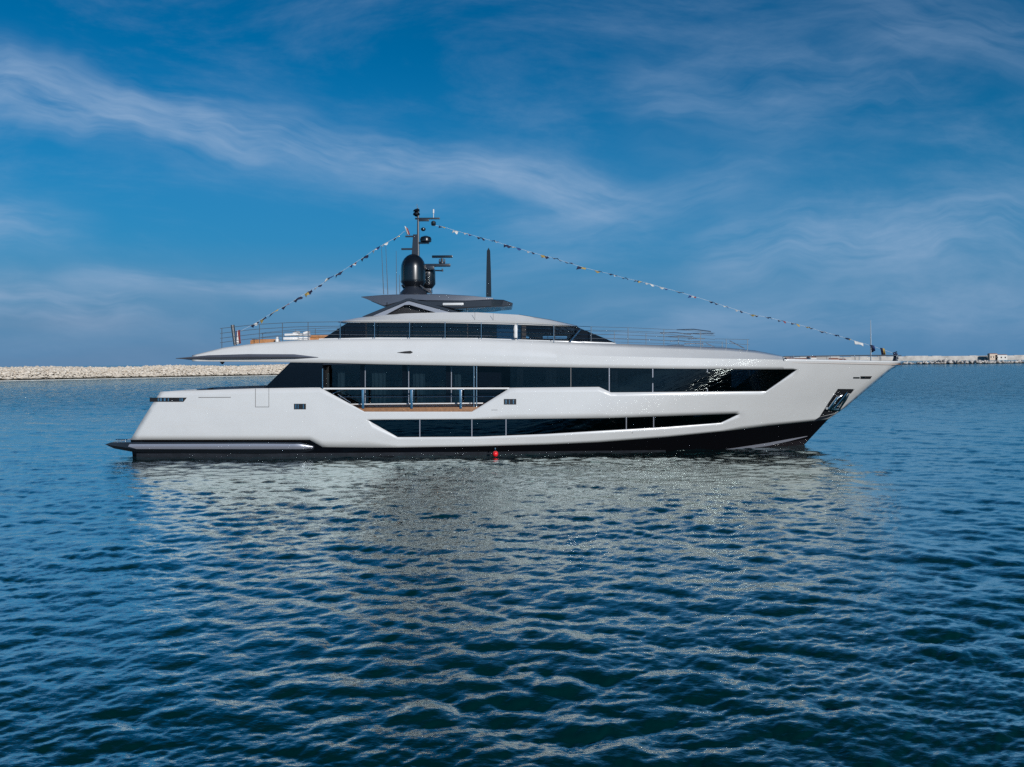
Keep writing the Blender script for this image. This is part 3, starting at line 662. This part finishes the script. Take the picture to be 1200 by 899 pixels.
hm = MB(); p = P(628, 394, 51.4); hm.box(p, (0.9, 0.8, 0.8), bev=0.1); p = P(622, 388, 51.4); hm.box(p, (0.5, 0.7, 0.7), bev=0.1); sub('helm_console', hm, M['black_m'])
cr = MB(); cb = band(cr, [[(374, 396.8, -.3), (440, 395.6, -.3), (560, 396.2, -.3), (721, 401.6, -.3)], [(372, 402, -.35), (440, 401, -.35), (560, 402, -.35), (725, 406, -.35)]], 2, 8, 0, True, DP); span(cr, cb[0], 0, 2)
sub('deckhouse_coaming', cr, M['white'], None, 30)

# --- hardtop with chevron legs
def slab(outline, hw, mat, name, round_=0.25, sm=30, hw_fn=None, parent=None):
    """outline in the side view, extruded across the beam with softened edges"""
    n = len(outline); cx = sum(o[0] for o in outline) / n; cy = sum(o[1] for o in outline) / n
    mb = MB(); rings = []
    lev = [(-1, 1 - round_ * 0.35), (-0.97, 1.0), (0.97, 1.0), (1, 1 - round_ * 0.35)]
    for s_, sc_ in lev:
        ring = []
        for (px, py) in outline:
            h_ = hw if hw_fn is None else hw_fn(px)
            b = P(px, py, YC - hw)      # measured where it is nearest the lens
            ctr = P(cx, cy, YC - hw)
            v = ctr + (b - ctr) * 1.0
            if abs(s_) == 1: v = Vector((ctr.x + (b.x - ctr.x) * 0.995, 0, ctr.z + (b.z - ctr.z) * (1 - round_)))
            v.y = YC + s_ * h_; ring.append(v)
        rings.append(ring)
    for r in rings: mb.v += r
    for i in range(len(rings) - 1):
        for j in range(n): mb.f.append((i * n + j, i * n + (j + 1) % n, (i + 1) * n + (j + 1) % n, (i + 1) * n + j))
    mb.f.append(tuple(range(n))[::-1]); mb.f.append(tuple((len(rings) - 1) * n + j for j in range(n)))
    bm = bmesh.new(); me = bpy.data.meshes.new('t'); me.from_pydata(mb.v, [], mb.f); bm.from_mesh(me); bmesh.ops.recalc_face_normals(bm, faces=bm.faces); bmesh.ops.triangulate(bm, faces=[f for f in bm.faces if len(f.verts) > 4])
    bm.verts.index_update(); vs = [v.co.copy() for v in bm.verts]; fs = [tuple(v.index for v in f.verts) for f in bm.faces]; bm.free(); bpy.data.meshes.remove(me)
    return mesh_obj(name, vs, fs, M[mat], parent or yacht, sm)
HT = 2.7
ht_hw = lambda px: HT * (0.55 + 0.45 * math.sin(math.pi * min(max((px - 415) / 200.0, 0.0), 1.0) ** 0.8) ** 0.6)
slab([(420, 346.4), (447, 345.2), (480, 344.4), (520, 344.6), (555, 346.4), (578, 348.6), (578, 350.8), (545, 352.5), (500, 352.3), (478, 350.5), (455, 357.5), (449, 358.8)], HT, 'grey', 'hardtop', 0.15, 30, ht_hw)
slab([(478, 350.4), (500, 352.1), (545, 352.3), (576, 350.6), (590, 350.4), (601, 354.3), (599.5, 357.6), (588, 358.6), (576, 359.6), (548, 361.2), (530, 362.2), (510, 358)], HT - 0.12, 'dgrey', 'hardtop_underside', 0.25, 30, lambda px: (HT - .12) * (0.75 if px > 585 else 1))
for q, nm, mt, dz in (([(424, 371.2), (476, 350.0), (482, 349.6), (538, 365.5), (530, 366.8), (480, 353.2), (477, 353.4), (434, 371.5)], 'arch_leg', 'dgrey', 0.0),
                  ([(433, 371.6), (476.5, 352.8), (481, 352.6), (531, 366.6), (512, 366.8), (480, 357.2), (474, 357.4), (452, 368.8), (445, 371)], 'arch_fairing', 'palegrey', 0.0)):
    for sgn in (1, -1):
        ol = [P(px, py, YC - 2.95) for px, py in q]; n = len(ol); th = 0.22 if nm == 'arch_leg' else 0.26
        a = [Vector((v.x, YC - sgn * 2.95, v.z)) for v in ol]; b = [Vector((v.x, YC - sgn * (2.95 - th), v.z)) for v in ol]
        mesh_obj(nm, a + b, [tuple(range(n)), tuple(range(n, 2 * n))[::-1]] + [(j, n + j, n + (j + 1) % n, (j + 1) % n) for j in range(n)], M[mt], yacht, 30)
blk = MB(); blk.box(P(482, 362, YC - 1.5), (3.0, 2.0, 0.8), bev=.05); blk.box(P(462, 366, YC - 2.2), (1.2, .5, 0.35)); sub('arch_opening_dark', blk, M['black_m'])  # black blocks stand in for the shaded inside of the arch opening
st = MB(); p = P(531, 356.4, YC - 2.62); st.box(p, (1.35, 0.1, 0.16), bev=.03); sub('hardtop_lit_slot', st, M['white'])  # white bar stands in for the lit slot, its brightness put into colour
st = MB(); st.tube([P(547.5, 357, YC - 1.5), P(547.5, 368, YC - 1.5)], 0.035); st.tube([P(546, 362, YC - 1.5), P(549, 362, YC - 1.5)], 0.06); sub('hardtop_support', st, M['steel'])
# blade aerial
bl = MB(); ol = [(569.6, 347.6), (569.9, 320), (570.5, 294), (572.6, 290.2), (574.4, 294), (575.3, 320), (575.8, 347.8)]
for sgn in (1,):
    a = [P(x, y, YC - .22) for x, y in ol]; c_ = [Vector((v.x, YC + 0.2, v.z)) for v in a]; n = len(a)
    bl.add(a + c_, [tuple(range(n)), tuple(range(n, 2 * n))[::-1]] + [(j, n + j, n + (j + 1) % n, (j + 1) % n) for j in range(n)])
sub('blade_aerial', bl, M['dome'], None, 30)

# --- mast, domes, radar
def L(px, py, dy=0.0): return P(px, py, YC + dy)
K = YC / F
ped = MB(); ped.lathe(L(484.5, 345.5, -0.3), [(1.0, -0.1), (0.9, 0.15), (0.62, 0.45), (0.55, 0.8)], 20); ped.box(L(490, 341, 0), (1.9, 1.0, 0.3), bev=.08)
sub('mast_pedestal', ped, M['dgrey'])
dome = MB(); r = 14.4 * K; c = L(484.5, 333, -0.3)
prof = [(0.42, -0.38), (0.7, -0.12), (r * 0.98, 0.08), (r * 1.03, 0.14), (r * 1.03, 0.22), (r, 0.24), (r, 1.05)] + [(r * math.cos(a), 1.05 + 1.0 * math.sin(a)) for a in (0.25, .5, .75, 1.0, 1.25, 1.45, 1.56)]
dome.lathe(c, prof, 36); sub('satellite_dome', dome, M['dome'], None, 40)
bk = MB(); bk.tube([L(475, 336, -.6), L(471, 334.5, -1.0)], .05); bk.tube([L(474, 338, -.3), L(471.5, 334, -.3)], .09); bk.tube([L(492, 334, -.9), L(506, 344, -.5)], .05); sub('dome_bracket', bk, M['dgrey'])
dome = MB(); r = 9.0 * K; c = L(501.5, 335, 0.7)
dome.lathe(c, [(0.25, -0.25), (0.42, -0.05), (r, 0.1), (r, 0.95), (r * .95, 1.15), (r * .8, 1.3), (r * .3, 1.4)], 28); sub('satellite_dome', dome, M['dome'], None, 40)
mast = MB(); mast.tube([L(490, 300), L(490, 255), L(490, 244)], [0.10, 0.07, 0.045]); mast.tube([L(489.7, 246), L(488.5, 239)], 0.015)
a = L(486.3, 300); b = L(487, 275); mast.add([a + Vector((-.22, -.12, 0)), a + Vector((.2, -.12, 0)), b + Vector((.16, -.1, 0)), b + Vector((-.16, -.1, 0)), a + Vector((-.22, .2, 0)), a + Vector((.2, .2, 0)), b + Vector((.16, .15, 0)), b + Vector((-.16, .15, 0))], [(0, 1, 2, 3), (5, 4, 7, 6), (1, 5, 6, 2), (4, 0, 3, 7), (3, 2, 6, 7)])
sub('mast', mast, M['dgrey'])
y_ = MB(); y_.box(L(481.5, 277.2), (0.75, .12, .1)); y_.box(L(478.5, 292), (0.95, .14, .12)); y_.box(L(501, 256.2), (1.7, .14, .11), bev=.02); y_.box(L(496, 258.3), (0.8, .12, .14), bev=.02); sub('yardarm', y_, M['dgrey'])
lt = MB(); lt.lathe(L(488, 251.5), [(0.05, -.15), (.25, -.02), (.22, .1), (.1, .18), (.24, .22), (.2, .3), (.04, .4)], 14); lt.lathe(L(508, 264.6), [(.12, 0), (.17, .08), (.17, .25), (.08, .32)], 14); lt.lathe(L(496, 269.5), [(.08, -.08), (.17, 0), (.17, .1), (.05, .17)], 12); lt.lathe(L(489.2, 247), [(.06, 0), (.18, .06), (.06, .14)], 10)
sub('navigation_light', lt, M['dome'], None, 40)
lt = MB(); lt.tube([L(508, 256), L(508, 250)], 0.02); lt.tube([L(508, 250), L(508, 245.4)], .05); sub('white_aerial', lt, M['cushion'])
sm_ = MB(); sm_.lathe(L(499, 283.5), [(.2, -.06), (.38, 0), (.4, .18), (.34, .32), (.15, .4)], 20); sm_.box(L(497, 284.8), (.7, .25, .12)); sub('small_dome', sm_, M['dome'], None, 40)
rd = MB(); rd.box(L(513, 311), (1.75, .3, .2), bev=.05); rd.box(L(503, 314), (.7, .3, .3), bev=.05); rd.lathe(L(518, 309), [(.22, 0), (.2, .12), (.1, .16), (.1, .36)], 14); rd.tube([L(514.6, 308), L(515.2, 303.5)], .04); rd.tube([L(521.4, 308), L(521, 303.5)], .04); rd.tube([L(510, 317), L(519.5, 317.4)], .05); rd.tube([L(518.5, 315), L(518.5, 318.4)], .05)
sub('radar_bracket', rd, M['dgrey'])
rd = MB(); rd.box(L(518.3, 300.8), (1.42, .22, .17), bev=.05); sub('radar_scanner', rd, M['dome'])
for (xa_, ya_, xb_, yb_) in ((447, 288, 449.6, 345), (452, 288, 454.5, 345), (464.3, 294, 464.7, 345), (468, 322, 468.6, 345)):
    wa = MB(); wa.tube([L(xb_, yb_, -.8), L(xa_, ya_, -.8)], [.028, .012], 6); sub('whip_aerial', wa, M['darksteel'])
wa = MB(); wa.tube([L(1020.5, 423.5), L(1020.5, 398), L(1020.3, 375)], [.05, .035, .015], 6); sub('bow_staff', wa, M['darksteel'])

# --- guard rails of the upper deck
def railing(base, top_, levels, posts, inset, mat, rr, pr, surf=HP, seg=12, name='guard_rail'):
    """base and top: control lines in the side view; levels: fractions of the height carrying a rail"""
    x0, x1 = top_[0][0], top_[-1][0]
    for lv in levels:
        pts = []
        for i in range(seg + 1):
            x = x0 + (x1 - x0) * i / seg; yb = interp(x, base); yt = interp(x, top_)
            q = surf(x, yb, inset); tpt = P(x, yb + (yt - yb) * lv, q.y); pts.append(tpt)
        m = MB(); both_tubes(m, pts, rr, 6); sub(name, m, M[mat])
    for x in posts:
        q = surf(x, interp(x, base) + .6, inset); t = P(x, interp(x, top_), q.y); m = MB(); both_tubes(m, [q, t], pr, 6); sub('stanchion', m, M[mat])
dbase = [(225, 414), (262, 407.5), (300, 402.5), (340, 399.5), (380, 397.7), (440, 398.5), (550, 399), (620, 400.5), (700, 402.6), (780, 404.7), (850, 407.3), (885, 410.8)]
railing(dbase, [(258, 385), (300, 380.3), (345, 377.8), (397, 377.2)], (0.28, 0.5, 0.75, 1.0), (260, 304, 331, 361), 0.42, 'darksteel', 0.018, 0.024)
railing(dbase, [(397, 377.2), (521, 377.4), (606, 379), (692, 383)], (0.28, 0.52, 0.76, 1.0), (398.7, 439, 480, 521.6, 564, 606.5, 649), 0.42, 'steel', 0.016, 0.03)
railing(dbase, [(692, 383), (736, 384), (808, 387.3), (838, 390.5)], (0.3, 0.55, 0.8, 1.0), (692.7, 736, 778, 821), 1.2, 'darksteel', 0.014, 0.022)
railing(dbase, [(838, 397.2), (878, 398.0)], (0.5, 1.0), (851, 876), 1.45, 'darksteel', 0.014, 0.022)
gl_ = MB()  # thicker bright steel lengths stand in for the glints on the forward rails
for yy_, a, b in ((386.6, 793, 833), (391.4, 801, 836), (397.2, 806, 826), (403, 802, 824)):
    both_tubes(gl_, [HP((a + b) / 2, 404, 1.7) + (P(a, yy_, 50) - P((a + b) / 2, 404, 50)), HP((a + b) / 2, 404, 1.7) + (P((a+b)/2, yy_ - .6, 50) - P((a + b) / 2, 404, 50)), HP((a + b) / 2, 404, 1.7) + (P(b, yy_ + (2 if yy_ < 388 else 0), 50) - P((a + b) / 2, 404, 50))], 0.035, 8)
sub('rail_glint_bar', gl_, M['steel'])
dg = MB(); both_tubes(dg, [DP(667, 402, -.5), DP(680.5, 386, -.5)], 0.05); both_tubes(dg, [HP(855, 399.5, 1.5), HP(872.5, 408.5, 1.5)], 0.035); sub('diagonal_strut', dg, M['steel'])
bp_ = MB(); yq = YC - 2.0
pts = [HP(919, 417.8, .35), HP(960, 417.2, .35), HP(1000, 416.6, .3), HP(1035, 416.4, .15), P(1056, 416.8, YC)]
both_tubes(bp_, pts, 0.035, 6); sub('bow_pulpit', bp_, M['darksteel'])
for x in (930, 950, 969, 988, 1007, 1031, 1051):
    m = MB(); q = HP(x, 422.5, .3 if x < 1020 else .12); both_tubes(m, [q, P(x, 416.6, q.y)], .022, 6); sub('stanchion', m, M['darksteel'])
wn = MB(); p = P(1049, 423, YC); wn.lathe(p, [(.18, 0), (.14, .1), (.1, .3), (.2, .38), (.05, .45)], 12); wn.tube([p, p + Vector((-.1, 0, .55)), p + Vector((.12, 0, .62))], .05); sub('bow_fairlead', wn, M['dgrey'])
lb_ = MB(); p = P(604.3, 389, YC - 4.0); lb_.lathe(p + Vector((0, 0, -.38)), [(.05, -.03), (.12, 0), (.15, .1), (.13, .35), (.16, .55), (.1, .78), (.03, .84)], 12); sub('rolled_cover', lb_, M['cushion'])
hk = MB(); p = P(260.5, 425, YC - 3.9); hk.lathe(p + Vector((0, 0, -.08)), [(.03, -.03), (.14, .08), (.14, .16), (.05, .22)], 10); sub('soffit_lamp', hk, M['dome'])
sta = MB(); sta.tube([P(275.5, 405, YC - 1), P(272.5, 381, YC - 1)], [.10, .13], 8); sub('ensign_staff', sta, M['dgrey'])
for px in (455.5, 458, 496, 502): 
    pass

# ------------------------------------------------------------------ loose things on the yacht
def wavy(name, corners, mats, parent=None, folds=2.0, amp=0.05, nu=8, nv=4, split=0.5):
    """a cloth sheet hung between four corners (a,b top; c,d bottom), two colours, real thickness"""
    a, b, c, d_ = [Vector(v) for v in corners]; nrm = (b - a).cross(d_ - a).normalized(); vs = []; fs = []
    for i in range(nu + 1):
        for j in range(nv + 1):
            u = i / nu; v = j / nv
            p = a.lerp(b, u).lerp(d_.lerp(c, u), v) + nrm * amp * math.sin(folds * 2 * math.pi * u + v * 2) * (0.3 + 0.7 * v); vs.append(p)
    for i in range(nu):
        for j in range(nv): fs.append((i * (nv + 1) + j, (i + 1) * (nv + 1) + j, (i + 1) * (nv + 1) + j + 1, i * (nv + 1) + j + 1))
    o = mesh_obj(name, vs, fs, [M[m] for m in mats], parent, 60)
    if len(mats) > 1:
        for k, pg in enumerate(o.data.polygons):
            i = k // nv; pg.material_index = min(int(i / nu * len(mats)), len(mats) - 1)
    solid(o, 0.01, 0); return o
def flagline(label, pts, flags, group):
    root = thing('signal_flag_line', P(*pts[0], YC), label, 'bunting', group)
    m = MB(); m.tube([P(x, y, YC) for x, y in pts], 0.008, 6); m.build('rope', M['rope'], root, 40)
    rr = random.Random(3); combos = [['navy', 'yellow'], ['fwhite', 'navy'], ['navy'], ['navy', 'red'], ['fwhite', 'blue'], ['navy', 'fwhite', 'navy'], ['navy'], ['fwhite'], ['yellow', 'navy'], ['blue', 'fwhite', 'red']]
    for k, (x, y) in enumerate(flags):
        ln = rr.uniform(6, 10.5); h_ = rr.uniform(1.2, 3.8); dydx = 0
        for (a, b), (c, d_) in zip(pts, pts[1:]):
            if min(a, c) <= x <= max(a, c): dydx = (d_ - b) / (c - a)
        yl = interp(x, sorted(pts))
        A = P(x - ln / 2, yl - dydx * ln / 2, YC); B = P(x + ln / 2, yl + dydx * ln / 2, YC)
        dn = Vector((rr.uniform(-.15, .25), rr.uniform(-.35, -.1), -h_ * K))
        f = wavy('flag', [A, B, B + dn * rr.uniform(.2, 1.0), A + dn], combos[(k * 7 + k // 3) % len(combos)], None, rr.uniform(.6, 1.6), .07, 8, 3)
        attach(f, root)
    return root
aft = [(474, 271), (465, 278), (452, 285), (441, 291), (427, 301), (413, 310), (398, 319.5), (387, 326), (373, 335.5), (361, 342), (348, 350), (334, 358.5), (322, 365), (308, 373.5), (298, 379.5), (280, 389)]
flagline('string of small mixed signal flags sloping from mast down to the stern rail', aft, aft[1:-1], 'signal flag lines on the yacht')
fore = [(508, 264), (518, 265.5), (534, 270.5), (548, 274), (563, 278.5), (578, 282.5), (595, 287.5), (606, 290.5), (622, 295.5), (637.5, 299.6), (651, 303), (666, 308), (682, 313), (700, 317.5), (717, 321.5), (732, 326), (749, 329.5), (761, 332.5), (776, 337), (795, 342), (812, 347), (835, 354), (850, 359), (866, 364), (882, 369), (900, 372), (916, 376), (932, 379.5), (947, 383.5), (963, 388.5), (979, 392.5), (992, 396.5), (1006, 400.8), (1020.5, 405), (1034, 409.5), (1049, 414.5), (1054, 417)]
flagline('long string of small mixed signal flags sloping from mast down to the bow', fore, fore[1:-4], 'signal flag lines on the yacht')
for x, y, hh, cc, lb in ((1022, 404, 9, ['navy', 'navy', 'blue'], 'dark blue drooping flag hanging at the bow staff'), (1034, 407.5, 10, ['navy', 'yellow'], 'black and yellow drooping flag over the bow rail'), (1049, 413, 10, ['navy'], 'black bunched flag hanging at the very tip of the bow')):
    A = P(x - 2.6, y, YC - .05); B = P(x + 2.6, y + 1, YC - .05); f = wavy('drooping_flag', [A, B, P(x + 3.2, y + hh * .8, YC - .1), P(x + .2, y + hh, YC - .1)], cc, None, 1.5, .09); tag(f, lb, 'flag')
f = wavy('ensign', [P(276, 388, YC - 1.05), P(281.5, 386.5, YC - 1.1), P(283, 402.5, YC - 1.1), P(276.5, 404, YC - 1.05)], ['blue', 'fwhite', 'red', 'red'], None, 1.6, .12, 10, 5); tag(f, 'limp red, white and blue ensign hanging from the dark stern staff', 'flag')
f = wavy('courtesy_flag', [P(474, 264.5, YC), P(478, 268, YC), P(480.5, 275, YC), P(477, 275.5, YC)], ['fwhite', 'red'], None, 1.2, .06); tag(f, 'small white and red courtesy flag flying beside the mast', 'flag')
# deck furniture
def crate_sofa(px0, px1, y0, y1, Yd, label, cush):
    a = P(px0, y1 + 2.5, Yd); b = P(px1, y0, Yd); cx = (a.x + b.x) / 2; wdt = b.x - a.x; h_ = b.z - a.z
    root = thing('outdoor_sofa', (cx, Yd, a.z), label, 'sofa', 'wooden sofas on the aft upper deck')
    MB().box((cx, Yd + .35, a.z + h_ / 2), (wdt, 0.08, h_), bev=.02).build('backrest', M['wood'], root)
    MB().box((cx, Yd + .8, a.z + h_ * .3), (wdt, 0.85, h_ * .5), bev=.03).build('seat', M['wood'], root)
    for s_ in (-1, 1): MB().box((cx + s_ * (wdt / 2 + .04), Yd + .75, a.z + h_ * .42), (0.08, .95, h_ * .84), bev=.02).build('armrest', M['wood'], root)
    MB().box((cx, Yd + .85, a.z + h_ * .62), (wdt - .1, .75, .14), bev=.05).build('cushion', M[cush], root)
crate_sofa(293, 320.5, 397.2, 403, YC - 2.6, 'honey brown wooden sofa seen from behind near the stern rail', 'cushion')
crate_sofa(363, 388, 392.5, 399, YC - 2.6, 'brown wooden bar sofa with a pale top against the deckhouse end', 'cushion')
for k, (px, lb) in enumerate(((342, 'white padded sun lounger, the one further aft of the pair'), (354, 'white padded sun lounger, the one nearer the deckhouse'))):
    p = P(px, 399, YC - 2.9 + k * .4); root = thing('sun_lounger', p, lb, 'sun lounger', 'white loungers on the aft upper deck')
    MB().box(p + Vector((0, 0, .12)), (0.95, .7, .2), bev=.08).build('base_cushion', M['cushion'], root)
    MB().box(p + Vector((.05, 0, .36)), (0.9, .66, .16), bev=.07).build('seat_cushion', M['cushion'], root)
    MB().box(p + Vector((.3, 0, .5)), (0.35, .6, .13), bev=.05, tilt=-.3).build('pillow', M['cushion'], root)
p = P(325, 402, YC - 3.0)
vase = MB().lathe(p, [(.09, 0), (.13, .1), (.12, .28), (.06, .38), (.08, .42)], 14).build('deck_lantern', M['cushion'], None); tag(vase, 'small white lantern standing between the wooden sofa and the loungers', 'lantern')
# red float
p = P(580.5, 531.2, YC - BM - 0.55)
bo = thing('marker_buoy', Vector((p.x, p.y, 0)), 'small bright red buoy floating against the dark waterline amidships', 'buoy')
MB().lathe(p + Vector((0, 0, -.42)), [(.04, .20), (.11, .23), (.16, .30), (.175, .38), (.16, .46), (.11, .53), (.04, .56)], 20).build('float', M['buoy'], bo, 60)
MB().tube([p + Vector((0, 0, .24)), p + Vector((0, 0, .33))], .04).build('lifting_eye', M['steel'], bo)

# ------------------------------------------------------------------ split pieces that do not touch into parts of their own
DROP_PORT = ('panel_gap', 'fairlead', 'stern_fairlead', 'hawse_slot', 'hawse_plate', 'roller', 'anchor_pocket', 'air_intake', 'rail_brace', 'side_deck_bulkhead', 'mullion')
def islands(me):
    par = list(range(len(me.vertices)))
    def find(a):
        while par[a] != a: par[a] = par[par[a]]; a = par[a]
        return a
    for e in me.edges:
        a, b = find(e.vertices[0]), find(e.vertices[1])
        if a != b: par[a] = b
    groups = {}
    for v in me.vertices: groups.setdefault(find(v.index), []).append(v.index)
    return list(groups.values())
def split_parts(o):
    me = o.data; g = islands(me)
    if len(g) < 2: return
    boxes = []
    for idx in g:
        pts = [me.vertices[i].co for i in idx]
        boxes.append([set(idx), Vector([min(p[k] for p in pts) - .03 for k in range(3)]), Vector([max(p[k] for p in pts) + .03 for k in range(3)])])
    merged = True
    while merged:
        merged = False
        for i in range(len(boxes)):
            for j in range(i + 1, len(boxes)):
                A, B = boxes[i], boxes[j]
                if all(A[1][k] <= B[2][k] and B[1][k] <= A[2][k] for k in range(3)):
                    A[0] |= B[0]; A[1] = Vector([min(A[1][k], B[1][k]) for k in range(3)]); A[2] = Vector([max(A[2][k], B[2][k]) for k in range(3)])
                    boxes.pop(j); merged = True; break
            if merged: break
    if len(boxes) < 2: return
    base = o.name.split('.')[0]
    keep = [b for b in boxes if not (base in DROP_PORT and b[1].y > YC)]
    src = [v.co.copy() for v in me.vertices]; polys = [(tuple(p.vertices), p.use_smooth) for p in me.polygons]; mats = list(me.materials)
    for n_, b in enumerate(keep):
        ids = sorted(b[0]); mp = {v: k for k, v in enumerate(ids)}
        nm = bpy.data.meshes.new(base); nm.from_pydata([src[i] for i in ids], [], [tuple(mp[i] for i in p) for p, _ in polys if p[0] in b[0]])
        for m in mats: nm.materials.append(m)
        nm.polygons.foreach_set('use_smooth', [True] * len(nm.polygons)); nm.set_sharp_from_angle(angle=R(35)); nm.update()
        if n_ == 0: o.data = nm
        else:
            c = o.copy(); c.data = nm; C.objects.link(c)
for o in [o for o in list(C.objects) if o.type == 'MESH' and o.parent is not None and (o.parent is yacht or o.parent.parent is yacht) and o.name.split('.')[0] not in ('hull', 'boot_topping', 'swim_platform')]:
    split_parts(o)
